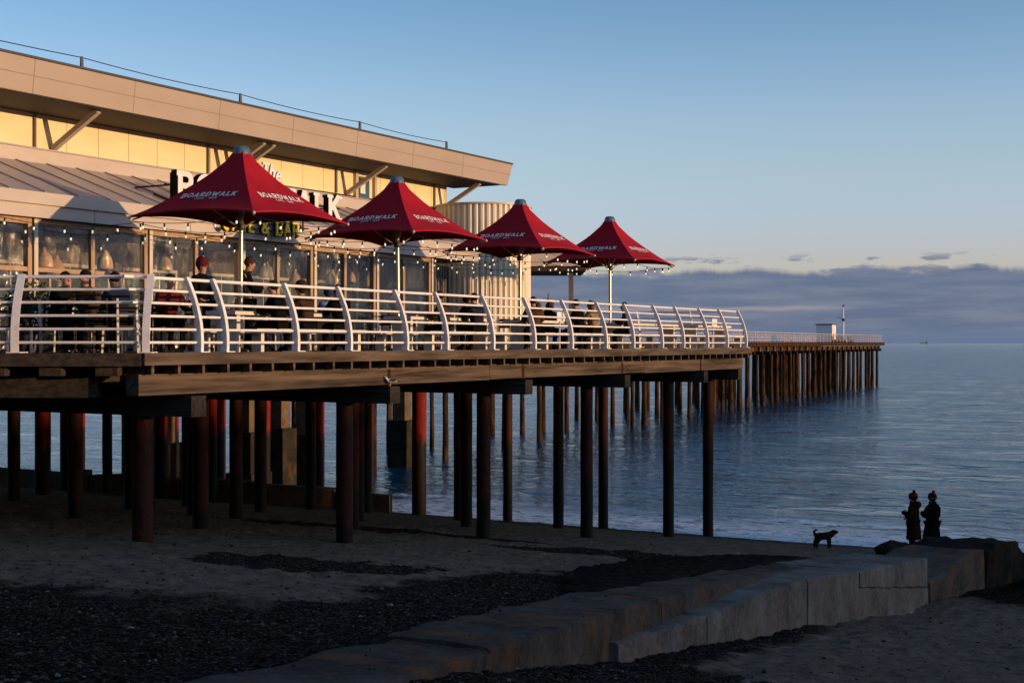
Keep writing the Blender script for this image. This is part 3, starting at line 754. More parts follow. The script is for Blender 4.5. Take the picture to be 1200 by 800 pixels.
FP = [168, 240, 270, 353, 415, 481, 528, 582, 630.5, 674, 714, 746, 779.5, 804.5, 832.5, 855.5, 877.5]
for x in FP:
    uu = ux(x, CR) + (0.06 if x == 168 else 0)
    F = lambda i_, a, h, uu=uu: P(i_, uu + a, h)
    if x == 168: F = lambda i_, a, h: Vector((A.x + 0.02 + a, A.y + 0.02 + i_, DECK + h))
    post_mesh(MB(), F, 0.12 if x == 168 else 0.066).build('post', M['white'], front)
for k, h in enumerate(RH):
    r = 0.029 if k == 5 else 0.0235
    MB().tube([P(0.16 + lean(h), U0 + 0.02, h), P(0.16 + lean(h), (U0 + U1) / 2, h), P(0.16 + lean(h), ux(877.5, CR), h)], r, 10).build('rail', M['white'], front)
lrail = thing('terrace_railing', (A.x - 4, A.y, DECK), 'shorter white railing facing the beach at the left of the terrace', 'railing')
for x in (-290, -138, 15):
    xx = (x - 600) / 1600 * A.y
    F = lambda i_, a, h, xx=xx: Vector((xx + a, A.y + 0.02 + i_, DECK + h))
    post_mesh(MB(), F, 0.13).build('post', M['white'], lrail)
for k, h in enumerate(RH):
    y = A.y + 0.14 + lean(h)
    MB().tube([(-16, y, DECK + h), (A.x - 0.06, y, DECK + h)], 0.029 if k == 5 else 0.0235, 10).build('rail', M['white'], lrail)
erail = thing('terrace_railing', P(6, U1), 'white railing across the seaward end of the terrace', 'railing')
for k in range(6):
    F = lambda i_, a, h, k=k: P(2.0 + k * 2.0 + a, U1 - 0.02 - i_, h)
    post_mesh(MB(), F).build('post', M['white'], erail)
for k, h in enumerate(RH):
    MB().tube([P(0.2 + lean(h), U1 - 0.13 - lean(h), h), P(13, U1 - 0.13 - lean(h), h)], 0.029 if k == 5 else 0.0235, 10).build('rail', M['white'], erail)

# ------------------------------------------------------------------ the old narrow pier running out to sea
d2 = Vector((0.4104, 0.9119, 0)); n2v = Vector((-0.9119, 0.4104, 0))
def Q(s, off, z):
    p = Vector((0.45 * s - 39.1, s, 0)) + n2v * off
    return Vector((p.x, p.y, EYE + z))
def qbox(mb, s0, s1, o0, o1, z0, z1):
    q = lambda z: [Q(s0, o0, z), Q(s0, o1, z), Q(s1, o1, z), Q(s1, o0, z)]
    q0, q1 = q(z0), q(z1)
    return mb.hexa(q0[::-1], q1[::-1])
S0, S1 = 56, 215.5
old = thing('old_pier', Q(150, 4, 0), 'long narrow timber pier running out to sea behind the terrace', 'pier')
mb = MB(); qbox(mb, S0, S1, -0.7, 9.7, -0.10, 0.05); mb.build('planking', M['deck_wood'], old)
mb = MB(); qbox(mb, S0, S1 + 0.3, -0.86, -0.72, -0.36, 0.12); mb.build('edge_board', M['old_wood'], old)
mb = MB(); qbox(mb, S1, S1 + 0.3, -0.7, 9.7, -0.36, 0.12); mb.build('edge_board', M['old_wood'], old)
mb = MB(); qbox(mb, S0, S1 - 0.3, -0.3, 0.1, -0.86, -0.42); mb.build('long_beam', M['old_wood'], old)
mb = MB(); qbox(mb, S0, S1 - 0.3, 9.0, 9.4, -0.86, -0.42); mb.build('long_beam', M['old_wood'], old)
npile = 0
s_list = list(np.arange(213.5, 128, -3.02))
for s in s_list:
    mb = MB(); qbox(mb, s - 0.2, s + 0.2, -0.75, 9.6, -1.22, -0.87); mb.build('cross_beam', M['old_wood'], old)
    mb = MB(); qbox(mb, s - 0.28, s + 0.28, -0.52, -0.31, -0.95, -0.40); mb.build('bracket', M['beam_wood'], old)
RN = ['outer', 'middle', 'inner']
for ri, off in enumerate([0.0, 4.3, 8.6]):
    k = 0
    for s in s_list:
        if random.random() < 0.05 and ri: continue
        rr_ = random.uniform(0.18, 0.26)
        p = Q(s + random.uniform(-0.15, 0.15), off + random.uniform(-0.1, 0.1), 0)
        n = 6; mb = MB(); top = EYE - 1.22; zb = -1.0
        tl = Vector((random.uniform(-0.06, 0.06), random.uniform(-0.06, 0.06), 0))
        mb.tube([Vector((p.x, p.y, zb + (top - zb) * q / n)) + tl * (1 - q / n) for q in range(n + 1)], [rr_ * (1.05 + 0.1 * random.random()) if q < 3 else rr_ for q in range(n + 1)], 9)
        tag(mb.build('timber_pile', M['old_wood'], None, (p.x, p.y, 0)), f'{ordw(k)} timber pile from the sea end in the {RN[ri]} row of the old pier', 'pile', 'timber piles of the old pier')
        k += 1
# nearer, older stumps and columns seen under the terrace
def bearing(x, off):
    t = (x - 600) / 1600
    # point Q(s, off) whose bearing is t
    return (39.1 + 0.9119 * off + t * 0.4104 * off) / (0.45 - t)
TIM = [(302, 6, .18), (345, 7, .17), (405, 6, .17), (456, 5, .17), (488, 7, .2), (541, 6, .18), (562, 3, .17), (577, 7, .19), (612, 5, .17), (664, 3, .17), (700, 6, .2), (718, 2, .18), (438, 0, .15), (506, 4, .13), (522, 0, .16), (591, 0, .15), (632, 0, .17), (637, 4, .15), (652, 4, .17), (676, 8, .19), (688, 4, .16), (735, 4, .2), (741, 0, .15), (755, 0, .22), (770, 4, .2), (776, 0, .17), (802, 4, .18), (808, 0, .18), (818, 4, .15), (824, 0, .2), (846, 0, .17), (855, 4, .2), (866, 0, .18), (876, 0, .19)]
TIM.sort()
for k, (x, off, r) in enumerate(TIM):
    s = bearing(x, off); p = Q(s, off, 0); mb = MB(); top = EYE - 0.87; n = 6
    if s > 128: continue
    mb.tube([Vector((p.x, p.y, -1 + (top + 1) * q / n)) for q in range(n + 1)], [r * 1.2, r * 1.15, r * 1.1, r, r, r * 0.97, r * 0.95], 9)
    mb.jitter(0.03, 1.2)
    tag(mb.build('timber_pile', M['old_wood'], None, (p.x, p.y, 0)), f'weathered timber post standing in the water under the terrace, {ordw(k)} from the left', 'pile', 'weathered posts in the water')
for k, (x, off, wd, ht, extra) in enumerate([(192, 0, 0.72, 2.6, 1), (290, 0, 0.66, 2.7, 1), (327, 0, 0.74, 2.75, 0), (358, 0, 0.66, 2.3, 0), (471, 0, 0.74, 2.5, 0)]):
    s = bearing(x, off); p = Q(s, off, 0)
    t = thing('concrete_column', (p.x, p.y, 0), ['sleeved concrete column between the nearest dark piles', 'sunlit concrete column with a stepped sleeve behind a dark pile', 'widest sunlit square concrete column standing on a thick sleeve', 'shaded sleeved concrete column left of the bright red pile', 'concrete column with a weedy sleeve standing alone in the water'][k], 'column', 'sleeved columns of the old pier')
    def sq(mb, hw, z0, z1):
        a = d2 * hw; c = n2v * hw
        q = lambda z: [Vector((p.x, p.y, z)) + e_ for e_ in (-a + c, -a - c, a - c, a + c)]
        return mb.hexa(q(z0)[::-1] if False else q(z0), q(z1))
    mb = sq(MB(), wd / 2, ht, EYE - 0.87); mb.jitter(0.02, 2.0); mb.build('shaft', M['column_concrete'], t)
    mb = sq(MB(), wd / 2 + 0.22, -1.2, ht); mb.jitter(0.05, 1.6); mb.build('sleeve', M['concrete_wet'], t)
    if extra:
        mb = sq(MB(), wd / 2 + 0.45, -1.2, 0.9); mb.jitter(0.06, 1.6); mb.build('footing', M['concrete_wet'], t)
# its railing
orail = thing('old_pier_railing', Q(168, -0.5, 0.1), 'pale thin railing along the old pier out to sea', 'railing')
s = 122.0
while s < S1:
    MB().tube([Q(s, -0.5, 0.05), Q(s, -0.5, 1.18)], 0.045, 6).build('post', M['old_white'], orail); s += 2.0
for h in (0.35, 0.62, 0.89, 1.16):
    MB().tube([Q(121, -0.5, h), Q(S1, -0.5, h)], 0.03 if h < 1.1 else 0.045, 6).build('rail', M['old_white'], orail)
    MB().tube([Q(S1, -0.5, h), Q(S1, 9.5, h)], 0.03 if h < 1.1 else 0.045, 6).build('rail', M['old_white'], orail)
orail2 = thing('old_pier_railing', Q(168, 9.5, 0.1), 'railing along the hidden inner side of the old pier', 'railing')
s = 122.0
while s < S1:
    MB().tube([Q(s, 9.5, 0.05), Q(s, 9.5, 1.18)], 0.045, 6).build('post', M['old_white'], orail2); s += 2.6
for h in (0.35, 0.62, 0.89, 1.16):
    MB().tube([Q(121, 9.5, h), Q(S1, 9.5, h)], 0.03 if h < 1.1 else 0.045, 6).build('rail', M['old_white'], orail2)
# cabin and light mast near its end
cb = thing('cabin', Q(186, 3.2, 0.05), 'small pale cabin standing on the old pier near its end', 'cabin')
cs = 187
mb = MB(); qbox(mb, cs, cs + 2.5, 1.2, 3.4, 0.05, 2.52); mb.build('wall', M['cabin'], cb)
mb = MB(); qbox(mb, cs - 0.1, cs + 2.6, 1.1, 3.5, 2.52, 2.66); mb.build('roof', M['dark_trim'], cb)
mb = MB(); qbox(mb, cs + 0.7, cs + 1.6, 1.17, 1.198, 0.1, 2.1); mb.build('door', M['white'], cb)
ms_ = thing('light_mast', Q(196, 1.5, 0.05), 'tall navigation light mast near the end of the old pier', 'mast')
mb = MB(); mb.tube([Q(196, 1.5, 0.05), Q(196, 1.5, 3.0), Q(196, 1.5, 5.2)], [0.11, 0.09, 0.05], 8); mb.build('pole', M['white'], ms_)
mb = MB(); mb.ball(Q(196, 1.5, 5.35), 0.17, 8, 6); mb.build('lantern', M['dark_trim'], ms_)
mb = MB(); mb.ball(Q(196, 1.5, 3.35), 0.25, 8, 6); mb.bar(Q(196, 1.5, 3.4), Q(196, 2.4, 3.75), 0.06, 0.06); mb.build('lamp_bracket', M['dark_trim'], ms_)
for k, s in enumerate((187.5, 190.3, 193.1, 198.5)):
    bt = thing('pier_bench', Q(s, 1.1, 0.05), f'dark bench on the old pier, {ordw(k)} from the cabin towards the sea', 'bench', 'benches on the old pier')
    mb = MB(); qbox(mb, s - 0.9, s + 0.9, 0.7, 1.2, 0.42, 0.5); mb.build('seat', M['dark_wood'], bt)
    mb = MB(); qbox(mb, s - 0.9, s + 0.9, 1.2, 1.28, 0.55, 0.95); mb.build('backrest', M['dark_wood'], bt)
    for e_ in (-0.8, 0.72):
        mb = MB(); qbox(mb, s + e_, s + e_ + 0.08, 0.75, 1.2, 0.05, 0.42); mb.build('leg', M['dark_wood'], bt)
# a far vessel on the horizon
sp_ = Vector((1083 - 600, 1600, 0)) / 1600 * 15000
st_ = thing('ship', (sp_.x, sp_.y, 0), 'tiny grey ship far out on the horizon', 'ship')
mb = MB(); mb.hexa([sp_ + Vector(q) for q in [(-38, -8, 0), (38, -8, 0), (38, 8, 0), (-38, 8, 0)]], [sp_ + Vector(q) for q in [(-45, -9, 8), (48, -9, 8), (48, 9, 8), (-45, 9, 8)]]); mb.build('hull', M['ship'], st_)
mb = MB(); mb.box(sp_.x + 18, sp_.x + 30, sp_.y - 6, sp_.y + 6, 8, 30); mb.box(sp_.x - 28, sp_.x - 24, sp_.y - 3, sp_.y + 3, 8, 26); mb.build('superstructure', M['ship'], st_)
# ------------------------------------------------------------------ the pier building
cafe = thing('pier_cafe', P(12, 28), 'cream pier cafe building with an overhanging tan roof and glazed front', 'building')
H = lambda z: z + 0.17                               # height above the deck from height above the eye
rise = lambda u: 0.005 * (u - 18)
UB0 = 4.0
def sheet(mb, pts0, pts1):
    """closed prism between two cross-sections (lists of (v, u, h))"""
    n = len(pts0)
    return mb.add([P(*p) for p in pts0] + [P(*p) for p in pts1], [list(range(n))[::-1], list(range(n, 2 * n))] + [[i, (i + 1) % n, n + (i + 1) % n, n + i] for i in range(n)])
def run(mb, sec, u0, u1, rs=True, e0=0, e1=0):
    """extrude a (v, z) cross-section along the pier, rising gently if rs"""
    a = rise(u0) if rs else 0; c = rise(u1) if rs else 0
    return sheet(mb, [(v_, u0, H(z) + a) for v_, z in sec], [(v_, u1, H(z) + c) for v_, z in sec])
UR = 40.4
# upper wall
mb = MB(); run(mb, [(8.9, 4.415), (8.9, 5.19), (9.1, 5.19), (9.1, 4.415)], UB0, 39.3); mb.build('upper_wall', M['wall'], cafe)
mb = MB(); mb.pbox(8.9, 20, 39.1, 39.3, 0, H(5.2) + 0.1); mb.build('end_wall', M['wall'], cafe)
mb = MB(); mb.pbox(8.95, 9.1, 34, 39.09, 0, H(4.41)); mb.build('end_wall', M['wall'], cafe)
mb = MB()
u = 20.0 - 15
while u < 39.2:
    mb.pbox(8.896, 8.90, u, u + 0.018, H(4.42) + rise(u), H(5.18) + rise(u)); u += 0.98
mb.build('panel_joints', M['joint'], cafe)
# roof: fascia, soffit, top sheet and trim
mb = MB()
a0 = [(7.03, 5.215), (6.95, 5.93), (7.1, 5.93), (7.15, 5.215)]
sheet(mb, [(v_, UB0, H(z) + rise(UB0)) for v_, z in a0], [(7.03, UR - 0.22, H(5.215) + rise(UR)), (6.95, UR, H(5.93) + rise(UR)), (7.1, UR, H(5.93) + rise(UR)), (7.15, UR - 0.22, H(5.215) + rise(UR))])
roof_f = mb.build('roof_fascia', M['fascia'], cafe)
mb = MB()
fz = lambda z: 7.03 - 0.08 * (z - 5.215) / 0.715
for zc in (5.58,):
    sheet(mb, [(fz(zc - .008) - 0.004, UB0, H(zc - .008) + rise(UB0)), (fz(zc + .008) - 0.004, UB0, H(zc + .008) + rise(UB0)), (fz(zc) + .01, UB0, H(zc) + rise(UB0))], [(fz(zc - .008) - 0.004, UR - .1, H(zc - .008) + rise(UR)), (fz(zc + .008) - 0.004, UR - .1, H(zc + .008) + rise(UR)), (fz(zc) + .01, UR - .1, H(zc) + rise(UR))])
u = 20.0 - 2.87 * 5
while u < UR - 0.4:
    for z0, z1 in ((5.217, 5.568), (5.592, 5.925)):
        q = lambda du: [(fz(z0) - 0.004, u + du, H(z0) + rise(u)), (fz(z1) - 0.004, u + du, H(z1) + rise(u)), (fz(z1) + 0.02, u + du, H(z1) + rise(u)), (fz(z0) + 0.02, u + du, H(z0) + rise(u))]
        sheet(mb, q(0), q(0.014))
    u += 2.87
mb.build('fascia_joints', M['joint_grey'], roof_f)
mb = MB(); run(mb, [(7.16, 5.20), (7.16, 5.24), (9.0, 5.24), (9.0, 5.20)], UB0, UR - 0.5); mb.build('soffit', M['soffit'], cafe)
mb = MB(); run(mb, [(6.92, 5.938), (6.92, 5.985), (14, 6.4), (22, 6.0), (22, 5.938)], UB0, UR); roof_o = mb.build('roof', M['dark_trim'], cafe)
# struts; the thin dark bar beside each stands for a strut's shadow
for k, us_ in enumerate((16.5, 22.2, 27.95, 33.55, 39.0)):
    mb = MB(); mb.bar(P(8.86, us_, H(4.44) + rise(us_)), P(7.42, us_, H(5.205) + rise(us_)), 0.12, 0.12, UDIR); mb.build('strut', M['strut'], cafe)
    for du in (-0.52,):
        mb = MB(); mb.tube([P(8.86, us_ + du, H(4.42) + rise(us_)), P(8.86, us_ + du, H(5.195) + rise(us_))], 0.036, 8); mb.build('strut_shadow_bar', M['dark_grey'], cafe)
mb = MB(); mb.bar(P(8.86, 28.35, H(4.44) + 0.05), P(7.42, 28.35, H(5.25)), 0.12, 0.12, UDIR); mb.build('strut', M['strut'], cafe)
# small high window with a white notice
wf = MB(); wf.pbox(8.87, 8.898, 34.15, 34.75, H(4.45), H(5.12)); wfo = wf.build('window', M['dark_grey'], cafe)
mw, ntw, bw = mat('blue_glass'); bw.inputs['Base Color'].default_value = (0.02, 0.07, 0.11, 1); bw.inputs['Roughness'].default_value = 0.12; M['blue_glass'] = mw
mb = MB(); mb.pbox(8.855, 8.868, 34.2, 34.7, H(4.5), H(5.07)); mb.build('pane', M['blue_glass'], wfo)
mb = MB(); mb.pbox(8.848, 8.853, 34.25, 34.5, H(4.6), H(4.95)); mb.build('notice', M['letter_white'], wfo)
for du in (33.95, 34.95):
    mb = MB(); mb.pbox(8.8, 8.895, du, du + 0.12, H(4.42), H(5.19)); mb.build('pilaster', M['strut'], cafe)
# upstand, lower roof, eave
mb = MB(); run(mb, [(8.74, 4.06), (8.74, 4.405), (9.0, 4.405), (9.0, 4.06)], UB0, 36.2, False); mb.build('upstand', M['eave'], cafe)
mb = MB(); run(mb, [(8.70, 4.38), (8.70, 4.413), (8.88, 4.413), (8.88, 4.38)], UB0, 36.25, False); mb.build('flashing', M['roof'], cafe)
mb = MB(); run(mb, [(5.80, 2.97), (5.80, 3.01), (8.73, 4.07), (8.73, 4.03)], UB0, 36.2, False); lroof = mb.build('lower_roof', M['roof'], cafe)
mb = MB(); u = UB0 + 0.3
while u < 36.1:
    sheet(mb, [(5.82, u, H(3.018)), (5.82, u, H(3.045)), (8.72, u, H(4.095)), (8.72, u, H(4.068))], [(5.82, u + 0.02, H(3.018)), (5.82, u + 0.02, H(3.045)), (8.72, u + 0.02, H(4.095)), (8.72, u + 0.02, H(4.068))]); u += 0.88
mb.build('standing_seam', M['roof'], lroof)
mb = MB(); run(mb, [(5.72, 2.76), (5.70, 3.0), (5.86, 3.0), (5.86, 2.76)], UB0, 36.22, False); mb.build('eave_fascia', M['eave'], cafe)
mb = MB(); run(mb, [(5.80, 2.50), (5.80, 2.755), (5.9, 2.755), (5.9, 2.50)], UB0, 36.2, False); mb.build('eave_fascia', M['eave'], cafe)
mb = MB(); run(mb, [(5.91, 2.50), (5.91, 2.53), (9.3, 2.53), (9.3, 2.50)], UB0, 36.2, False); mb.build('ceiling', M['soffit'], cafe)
mb = MB()
u = 6.2
while u < 36:
    mb.pbox(5.715, 5.72, u, u + 0.014, H(2.765), H(2.99)); mb.pbox(5.795, 5.80, u, u + 0.014, H(2.505), H(2.75)); u += 2.87
mb.build('eave_joints', M['joint_grey'], cafe)
# glazed front: pale posts, brown mullions, clear weather sheets
gm_, gt_, gb_ = mat('clear_weather_sheet'); gt_.nodes.remove(gb_)
go = gt_.nodes['Material Output']
tr = gt_.nodes.new('ShaderNodeBsdfTransparent'); tr.inputs[0].default_value = (0.86, 0.86, 0.84, 1)
gl = gt_.nodes.new('ShaderNodeBsdfGlossy'); gl.inputs['Roughness'].default_value = 0.05; gl.inputs['Color'].default_value = (0.9, 0.9, 0.9, 1)
vv = rotated(gt_, (1, 1, 1))
mpg = N(gt_, 'ShaderNodeMapping', Scale=(2.0, 2.0, 1.1)); gt_.links.new(vv, mpg.inputs[0])
ng = N(gt_, 'ShaderNodeTexNoise', Scale=1.6, Detail=5.0, Roughness=0.6, Distortion=1.5); gt_.links.new(mpg.outputs[0], ng.inputs['Vector'])
bg_ = N(gt_, 'ShaderNodeBump', Strength=1.0, Distance=0.055); gt_.links.new(ng.outputs['Fac'], bg_.inputs['Height']); gt_.links.new(bg_.outputs[0], gl.inputs['Normal'])
lw_ = N(gt_, 'ShaderNodeFresnel', IOR=1.5); gt_.links.new(bg_.outputs[0], lw_.inputs['Normal'])
fx_ = N(gt_, 'ShaderNodeMath', operation='MULTIPLY_ADD', use_clamp=True); fx_.inputs[1].default_value = 1.2; fx_.inputs[2].default_value = 0.05
gt_.links.new(lw_.outputs[0], fx_.inputs[0])
mg_ = gt_.nodes.new('ShaderNodeMixShader'); gt_.links.new(fx_.outputs[0], mg_.inputs[0]); gt_.links.new(tr.outputs[0], mg_.inputs[1]); gt_.links.new(gl.outputs[0], mg_.inputs[2])
gt_.links.new(mg_.outputs[0], go.inputs['Surface']); M['sheet'] = gm_
majors = [9.7, 12.9, 16.0, 19.1, 22.3, 25.4, 28.2, 31.0, 33.8]
for k, um in enumerate(majors):
    mb = MB(); mb.pbox(5.98, 6.12, um - 0.13, um - 0.03, 0, H(2.5)); mb.build('post', M['frame_wood'], cafe)
    mb = MB(); mb.pbox(5.98, 6.12, um + 0.03, um + 0.13, 0, H(2.5)); mb.build('post', M['frame_pale'], cafe)
    if k < len(majors) - 1:
        u2 = majors[k + 1]; c_ = (um + u2) / 2
        mb = MB(); mb.pbox(6.0, 6.08, c_ - 0.05, c_ + 0.05, 0, H(2.42)); mb.build('mullion', M['frame_wood'], cafe)
        mb = MB(); mb.pbox(5.985, 6.1, um + 0.13, u2 - 0.13, H(2.38), H(2.497)); mb.build('head_rail', M['frame_wood'], cafe)
        if k <= 3:
            mb = MB(); mb.pbox(5.99, 6.09, um + 0.13, c_ - 0.05, H(1.43), H(1.52)); mb.pbox(5.99, 6.09, c_ + 0.05, u2 - 0.13, H(1.43), H(1.52)); mb.build('transom', M['frame_wood'], cafe)
        for a, b_ in ((um + 0.13, c_ - 0.05), (c_ + 0.05, u2 - 0.13)):
            mb = MB(); nx, nz_ = 10, 10; g = []
            for i in range(nz_ + 1):
                for j in range(nx + 1):
                    uu = a + (b_ - a) * j / nx; hh = 0.05 + (H(2.38) - 0.05) * i / nz_
                    g.append(P(6.05 + 0.025 * noise.noise(Vector((uu * 1.4, hh * 1.6, 1))) * min(1, 4 * j / nx, 4 * (1 - j / nx)), uu, hh))
            mb.add(g, [(i * (nx + 1) + j, i * (nx + 1) + j + 1, (i + 1) * (nx + 1) + j + 1, (i + 1) * (nx + 1) + j) for i in range(nz_) for j in range(nx)], True)
            mb.build('weather_sheet', M['sheet'], cafe)
# inner shopfront behind the sheets
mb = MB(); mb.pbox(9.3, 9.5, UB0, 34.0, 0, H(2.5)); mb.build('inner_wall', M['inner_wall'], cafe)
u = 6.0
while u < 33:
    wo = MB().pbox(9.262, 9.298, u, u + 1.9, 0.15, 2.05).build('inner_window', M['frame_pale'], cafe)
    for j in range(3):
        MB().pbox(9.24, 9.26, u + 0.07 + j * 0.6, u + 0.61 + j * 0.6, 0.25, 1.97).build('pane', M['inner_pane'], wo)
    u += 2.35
mb = MB(); mb.pbox(9.20, 9.235, UB0, 33.9, 0, 1.02); mb.build('darkening_strip', M['dark_wood'], cafe)  # dark strip added to dull the overlit foot of the inner wall
mb = MB(); mb.pbox(6.14, 6.2, UB0, 33.7, 0, 0.82); mb.build('darkening_panel', M['dark_wood'], cafe)  # dark panel added to keep the lower glazed front dim
mb = MB(); mb.pbox(5.95, 8.7, 33.92, 34.0, 0, H(2.5)); mb.build('side_wall', M['dark_trim'], cafe)
# dark recess with upright boards and the rounded corrugated stair tower
mb = MB(); u = 34.02
while u < 38.2:
    mb.pbox(7.9, 8.0, u, u + 0.10, 0, H(2.5)); mb.pbox(7.95, 8.0, u + 0.102, u + 0.148, 0, H(2.5)); u += 0.15
mb.build('recess_cladding', M['dark_grey'], cafe)
tc_ = P(7.5, 39.35)
ring = []; nr = 150
for j in range(nr):
    t = 2 * math.pi * j / nr
    r = 1.60 if (j % 3) else 1.535
    ring.append((tc_.x + r * math.cos(t), tc_.y + r * math.sin(t)))
mb = MB(); poly_prism(mb, ring, DECK, DECK + H(4.50)); tw = mb.build('stair_tower', M['corrugated'], cafe)
ring2 = [(tc_.x + 1.64 * math.cos(2 * math.pi * j / 60), tc_.y + 1.64 * math.sin(2 * math.pi * j / 60)) for j in range(60)]
mb = MB(); poly_prism(mb, ring2, DECK + H(4.502), DECK + H(4.56)); mb.build('coping', M['eave'], tw)
# fall-arrest posts and cable on the roof edge
rl = thing('roof_safety_line', P(7.4, 25, H(6.2)), 'thin safety cable strung on short posts along the cafe roof edge', 'cable')
RP = [14.4, 21.7, 27.0, 32.2, 36.9]
for us_ in RP:
    h0 = H(6.02) + rise(us_); mb = MB()
    mb.tube([P(7.4, us_, h0 - 0.02), P(7.4, us_, h0 + 0.1), P(7.4, us_, h0 + 0.26), P(7.4, us_, h0 + 0.31)], [0.06, 0.045, 0.04, 0.025], 8)
    mb.pbox(7.3, 7.5, us_ - 0.28, us_ + 0.28, h0 - 0.03, h0 + 0.02); mb.build('post', M['dark_grey'], rl)
pts = []
for a, b_ in zip(RP, RP[1:]):
    for k in range(8):
        t = k / 8; uu = a + (b_ - a) * t; pts.append(P(7.4, uu, H(6.305) + rise(uu) - 0.05 * 4 * t * (1 - t)))
pts.append(P(7.4, RP[-1], H(6.305) + rise(RP[-1])))
mb = MB(); mb.tube(pts, 0.011, 5); mb.build('cable', M['black'], rl)
# flat canopy and post beyond the tower
sc_ = thing('flat_canopy', (1.9, 47.8, DECK), 'flat cream shelter canopy on a grey post beyond the corrugated tower', 'canopy')
mb = MB(); mb.box(-0.6, 2.62, 46.5, 50.0, EYE + 2.62, EYE + 3.08); mb.build('roof', M['eave'], sc_)
mb = MB(); mb.box(-0.6, 2.52, 46.6, 49.9, EYE + 2.46, EYE + 2.615); mb.build('soffit', M['soffit'], sc_)
mb = MB(); mb.box(1.98, 2.14, 47.6, 47.76, DECK, EYE + 2.46); mb.build('post', M['dark_grey'], sc_)
# slatted screen beside the entrance
sl = thing('slatted_screen', P(6.0, 36.4), 'low screen of upright pale slats beside the corrugated tower', 'screen')
for k in range(5):
    mb = MB(); mb.pbox(5.75, 5.79, 35.75 + k * 0.27, 35.84 + k * 0.27, 0, 2.13); mb.build('slat', M['frame_pale'], sl)
mb = MB(); mb.pbox(5.80, 5.84, 35.7, 37.0, 1.3, 1.4); mb.pbox(5.80, 5.84, 35.7, 37.0, 0.3, 0.4); mb.build('rail', M['frame_pale'], sl)
# ---------------------------------------------------------------- lettering
def arc(cx, cy, rx, ry, a0, a1, n=10):
    return [(cx + rx * math.cos(R(a0 + (a1 - a0) * k / n)), cy + ry * math.sin(R(a0 + (a1 - a0) * k / n))) for k in range(n + 1)]
GL = {   # width, strokes on a unit-high box; every stem gets slab serifs where listed
 'B': (.72, [[(.14, 0), (.14, 1)], [(.02, .95), (.4, .95)] + arc(.4, .74, .21, .21, 90, -90) + [(.14, .53)], [(.02, .06), (.42, .06)] + arc(.42, .29, .25, .235, -90, 90) + [(.14, .525)]], []),
 'O': (.82, [arc(.41, .5, .33, .45, 0, 360, 22)], []),
 'A': (.82, [[(.12, 0), (.41, 1)], [(.41, 1), (.70, 0)], [(.22, .32), (.6, .32)]], [(.12, 0), (.70, 0)]),
 'R': (.78, [[(.14, 0), (.14, 1)], [(.02, .95), (.42, .95)] + arc(.42, .73, .22, .22, 90, -90) + [(.14, .51)], [(.36, .5), (.66, 0)]], [(.14, 0), (.66, 0)]),
 'D': (.78, [[(.14, 0), (.14, 1)], [(.02, .95), (.32, .95)] + arc(.32, .5, .36, .45, 90, -90, 14) + [(.02, .05)]], []),
 'W': (1.1, [[(.12, 1), (.32, 0)], [(.32, 0), (.55, .85)], [(.55, .85), (.78, 0)], [(.78, 0), (.98, 1)]], [(.12, 1), (.98, 1)]),
 'L': (.66, [[(.14, 0), (.14, 1)], [(.02, .06), (.56, .06)], [(.56, .0), (.56, .28)]], [(.14, 1)]),
 'K': (.8, [[(.14, 0), (.14, 1)], [(.64, 1), (.17, .45)], [(.3, .6), (.68, 0)]], [(.14, 0), (.14, 1), (.64, 1), (.68, 0)]),
 'C': (.74, [arc(.41, .5, .32, .45, 45, 315, 18)], []),
 'F': (.62, [[(.12, 0), (.12, 1)], [(.06, .94), (.56, .94)], [(.12, .52), (.46, .52)]], []),
 'E': (.64, [[(.12, 0), (.12, 1)], [(.06, .94), (.58, .94)], [(.12, .52), (.5, .52)], [(.06, .06), (.58, .06)]], []),
 '&': (.84, [[(.74, 0), (.22, .68)] + arc(.38, .80, .17, .17, 200, -20, 8) + [(.5, .66), (.18, .4)] + arc(.34, .23, .23, .2, 140, 330, 8) + [(.72, .45)]], []),
 'T': (.66, [[(.33, 0), (.33, 1)], [(.02, .94), (.64, .94)]], []),
 'h': (.6, [[(.12, 0), (.12, 1)], [(.12, .4)] + arc(.3, .42, .18, .2, 160, 0, 6) + [(.48, 0)]], []),
 'e': (.6, [[(.1, .32), (.5, .32)] + arc(.3, .3, .2, .26, 5, 320, 10)], []),
 '.': (.34, [[(.1, .44), (.24, .44)]], []), ' ': (.4, [], []),
}
def text_width(txt, sp_=0.1): return sum(GL[c][0] + sp_ for c in txt) - sp_
